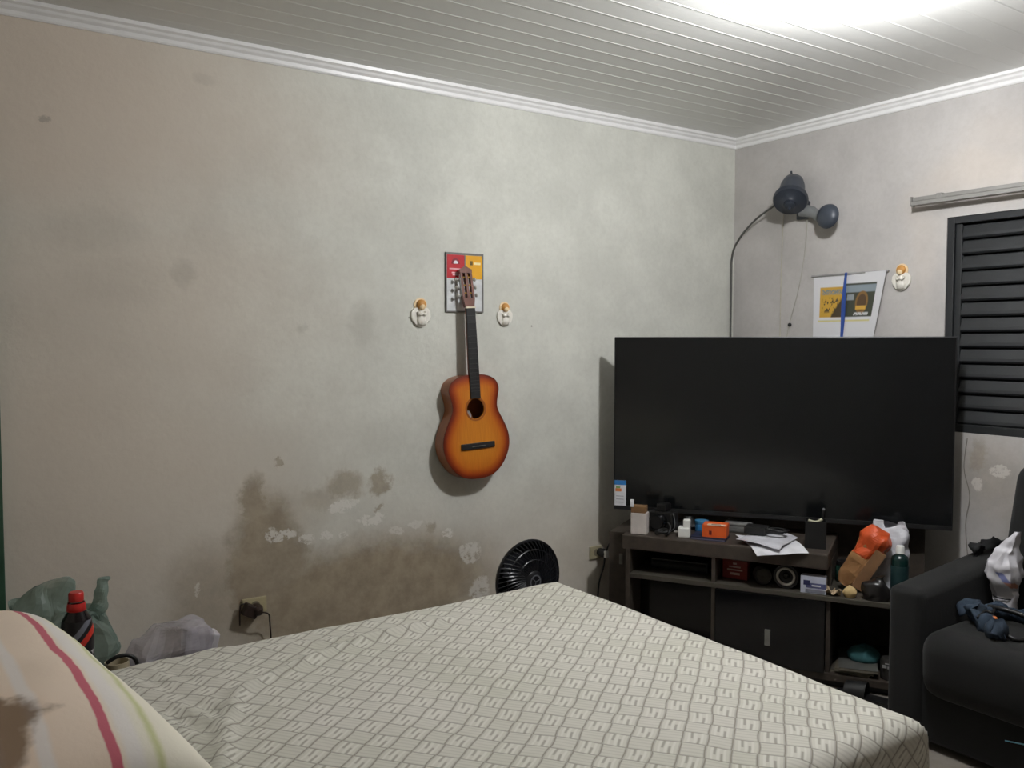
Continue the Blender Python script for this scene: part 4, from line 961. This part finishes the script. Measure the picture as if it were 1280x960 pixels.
# ================================================================== BENCH AND CLUTTER behind the pillow
t = thing('bench', 'low wooden bench in the gap between bed and stained wall', 'bench', (.42, 2.76, 0))
part('seat_board', -.46, .30, -.17, .17, .37, .40, wood, .004, t)
for sx in (-1, 1):
    for sy in (-1, 1): part('leg', (sx * .37 - .08) - .02, (sx * .37 - .08) + .02, sy * .14 - .02, sy * .14 + .02, 0, .37, wood, .002, t)
part('rail', -.44, .28, -.012, .012, .30, .36, wood, .002, t)
p = on(1, 2.69, 96, 780)
t = thing('bottle', 'black labelled bottle with a red cap beside the striped pillow', 'bottle', (p.x, 2.69, .40))
dkp = plain('dark_liquid_plastic', (24, 18, 20), .2)
bm = BM(); lathe(bm, [(0, 0), (.038, 0), (.042, .008), (.043, .05), (.040, .08), (.043, .11), (.043, .20), (.036, .235), (.020, .262), (.018, .27), (.022, .272), (.022, .276), (.016, .278), (0, .278)], 28); obj('bottle_body', bm, dkp, t, True, angle=50)
red = plain('cap_red', (196, 38, 34), .35)
bm = BM(); lathe(bm, [(0, .284), (.019, .284), (.020, .288), (.020, .306), (.017, .310), (0, .310)], 24); obj('cap', bm, red, t, True, angle=40, label='red screw cap')
bm = BM(); lathe(bm, [(.021, .255), (.026, .258), (.0245, .272), (.0225, .280)], 24, cap=False); obj('neck_band', bm, red, t, True)
q = NT('bottle_label'); co = q.obj(); x, y, z = q.xyz(co)
dia = q.math('ADD', z, q.math('MULTIPLY', x, -1.1))
c0 = q.mix(q.ramp(q.math('ABSOLUTE', q.math('SUBTRACT', dia, .16)), .013, .011), lin((24, 22, 26)), lin((196, 50, 36)))
c0 = q.mix(q.ramp(q.math('ABSOLUTE', q.math('SUBTRACT', dia, .2)), .012, .010), c0, lin((110, 112, 122)))
c0 = q.mix(q.math('MULTIPLY', q.ramp(q.math('ABSOLUTE', q.math('SUBTRACT', q.math('ADD', z, q.math('MULTIPLY', x, -.35)), .125)), .008, .006), q.ramp(q.noise(70, co, 1), .42, .5)), c0, lin((190, 186, 186)))
q.set(Base_Color=c0, Roughness=.35)
bm = BM(); lathe(bm, [(.0436, .10), (.0438, .20), (.038, .232)], 28, cap=False); obj('label_wrap', bm, q.m, t, True)
p = on(1, 2.84, 78, 775)
t = thing('plastic_bag', 'large translucent green plastic bag behind the red capped bottle', 'bag', (p.x - .02, 2.85, .40))
gf = film('green_film', (164, 184, 175), .48)
bm = BM(); sack(bm, resample([(0, 0, 0, .12, .06), (0, 0, .08, .15, .075), (.0, 0, .17, .145, .07), (-.01, 0, .23, .11, .05), (-.005, 0, .27, .06, .035), (0, .0, .305, .035, .02)], 5), 40, .055, 15, 5, False, .07, 7); obj('bag_body', bm, gf, t, False)
bm = BM(); sack(bm, resample([(.09, 0, .17, .035, .025), (.115, .0, .22, .022, .016), (.135, .0, .265, .016, .012), (.15, 0, .29, .018, .010)], 5), 16, .022, 26, 2, True); obj('handle', bm, gf, t, False)
bm = BM(); sack(bm, resample([(-.10, 0, .20, .02, .02), (-.145, .0, .235, .016, .014), (-.16, .0, .255, .012, .010)], 5), 14, .010, 30, 4); obj('handle', bm, plain('dark_green_film', (26, 46, 40), .4), t, True)
p = on(1, 2.70, 146, 818)
t = thing('mug', 'cream mug with a dark curved handle behind the pillow', 'mug', (p.x, 2.70, .40))
crm = plain('cream_glaze', (190, 178, 150), .3)
bm = BM(); lathe(bm, [(0, 0), (.03, 0), (.034, .01), (.034, .085), (.031, .085), (.031, .012), (0, .010)], 28); obj('cup', bm, crm, t, True, angle=40)
bm = BM(); tube(bm, spline([(-.03, -.01, .088), (.0, -.012, .102), (.034, -.014, .098), (.052, -.014, .072), (.046, -.012, .035), (.033, -.008, .025)], 7), .006, 8); obj('handle', bm, blk, t, True)
t = thing('plastic_bag', 'clear crumpled plastic bag lying low against the stained wall', 'bag', (on(1, 2.80, 212, 800).x, 2.80, .40))
cf = film('clear_film', (226, 222, 228), .4, .2)
bm = BM(); sack(bm, resample([(0, 0, 0, .13, .06), (0, 0, .05, .14, .065), (.01, 0, .09, .12, .055), (.02, 0, .12, .09, .04), (.03, 0, .14, .07, .016)], 5), 40, .032, 16, 11, True, .04, 8); obj('bag_body', bm, cf, t, False)
bm = BM(); box(bm, .03, .125, -.03, .04, .032, .118, .006, Matrix.Rotation(.25, 4, 'Y')); obj('wrapped_packet', bm, plain('packet_white', (196, 192, 198), .5), t)

# ---- shoe-shaped stand-in, added for an unclear dark shape on the floor
def dark_stand_in(label, loc, rz):
    t = thing('dark_stand_in', label, 'dark_stand_in', loc, rz)
    ol = spline([(-.12, -.03, 0), (-.125, 0, 0), (-.12, .03, 0), (-.03, .032, 0), (.06, .044, 0), (.115, .03, 0), (.128, 0, 0), (.115, -.03, 0), (.06, -.044, 0), (-.03, -.032, 0), (-.12, -.03, 0)], 4)[:-1]
    bm = BM(); a = [bm.verts.new((p.x, p.y, 0)) for p in ol]; b = [bm.verts.new((p.x, p.y, .022)) for p in ol]
    bm.faces.new(a[::-1]); bm.faces.new(b)
    for k in range(len(a)): bm.faces.new((a[k], a[(k + 1) % len(a)], b[(k + 1) % len(a)], b[k]))
    obj('sole', bm, blk, t, True, angle=40)
    bm = BM(); grid(bm, 8, 12, lambda u, v: Vector((.005 + .08 * u, .044 * math.cos(PI * v), .018 + (.046 + .012 * (1 - u)) * math.sin(PI * v))))
    r = bmesh.ops.extrude_face_region(bm, geom=bm.faces[:])
    for v in [g_ for g_ in r['geom'] if isinstance(g_, bmesh.types.BMVert)]: v.co.z += .004
    obj('strap', bm, blk, t, True, angle=40)
sl = onz(0, 1085, 878)
dark_stand_in('black shoe-shaped stand-in for a dark shape on the floor in front of the rack', (sl.x, sl.y, 0), 1.9)
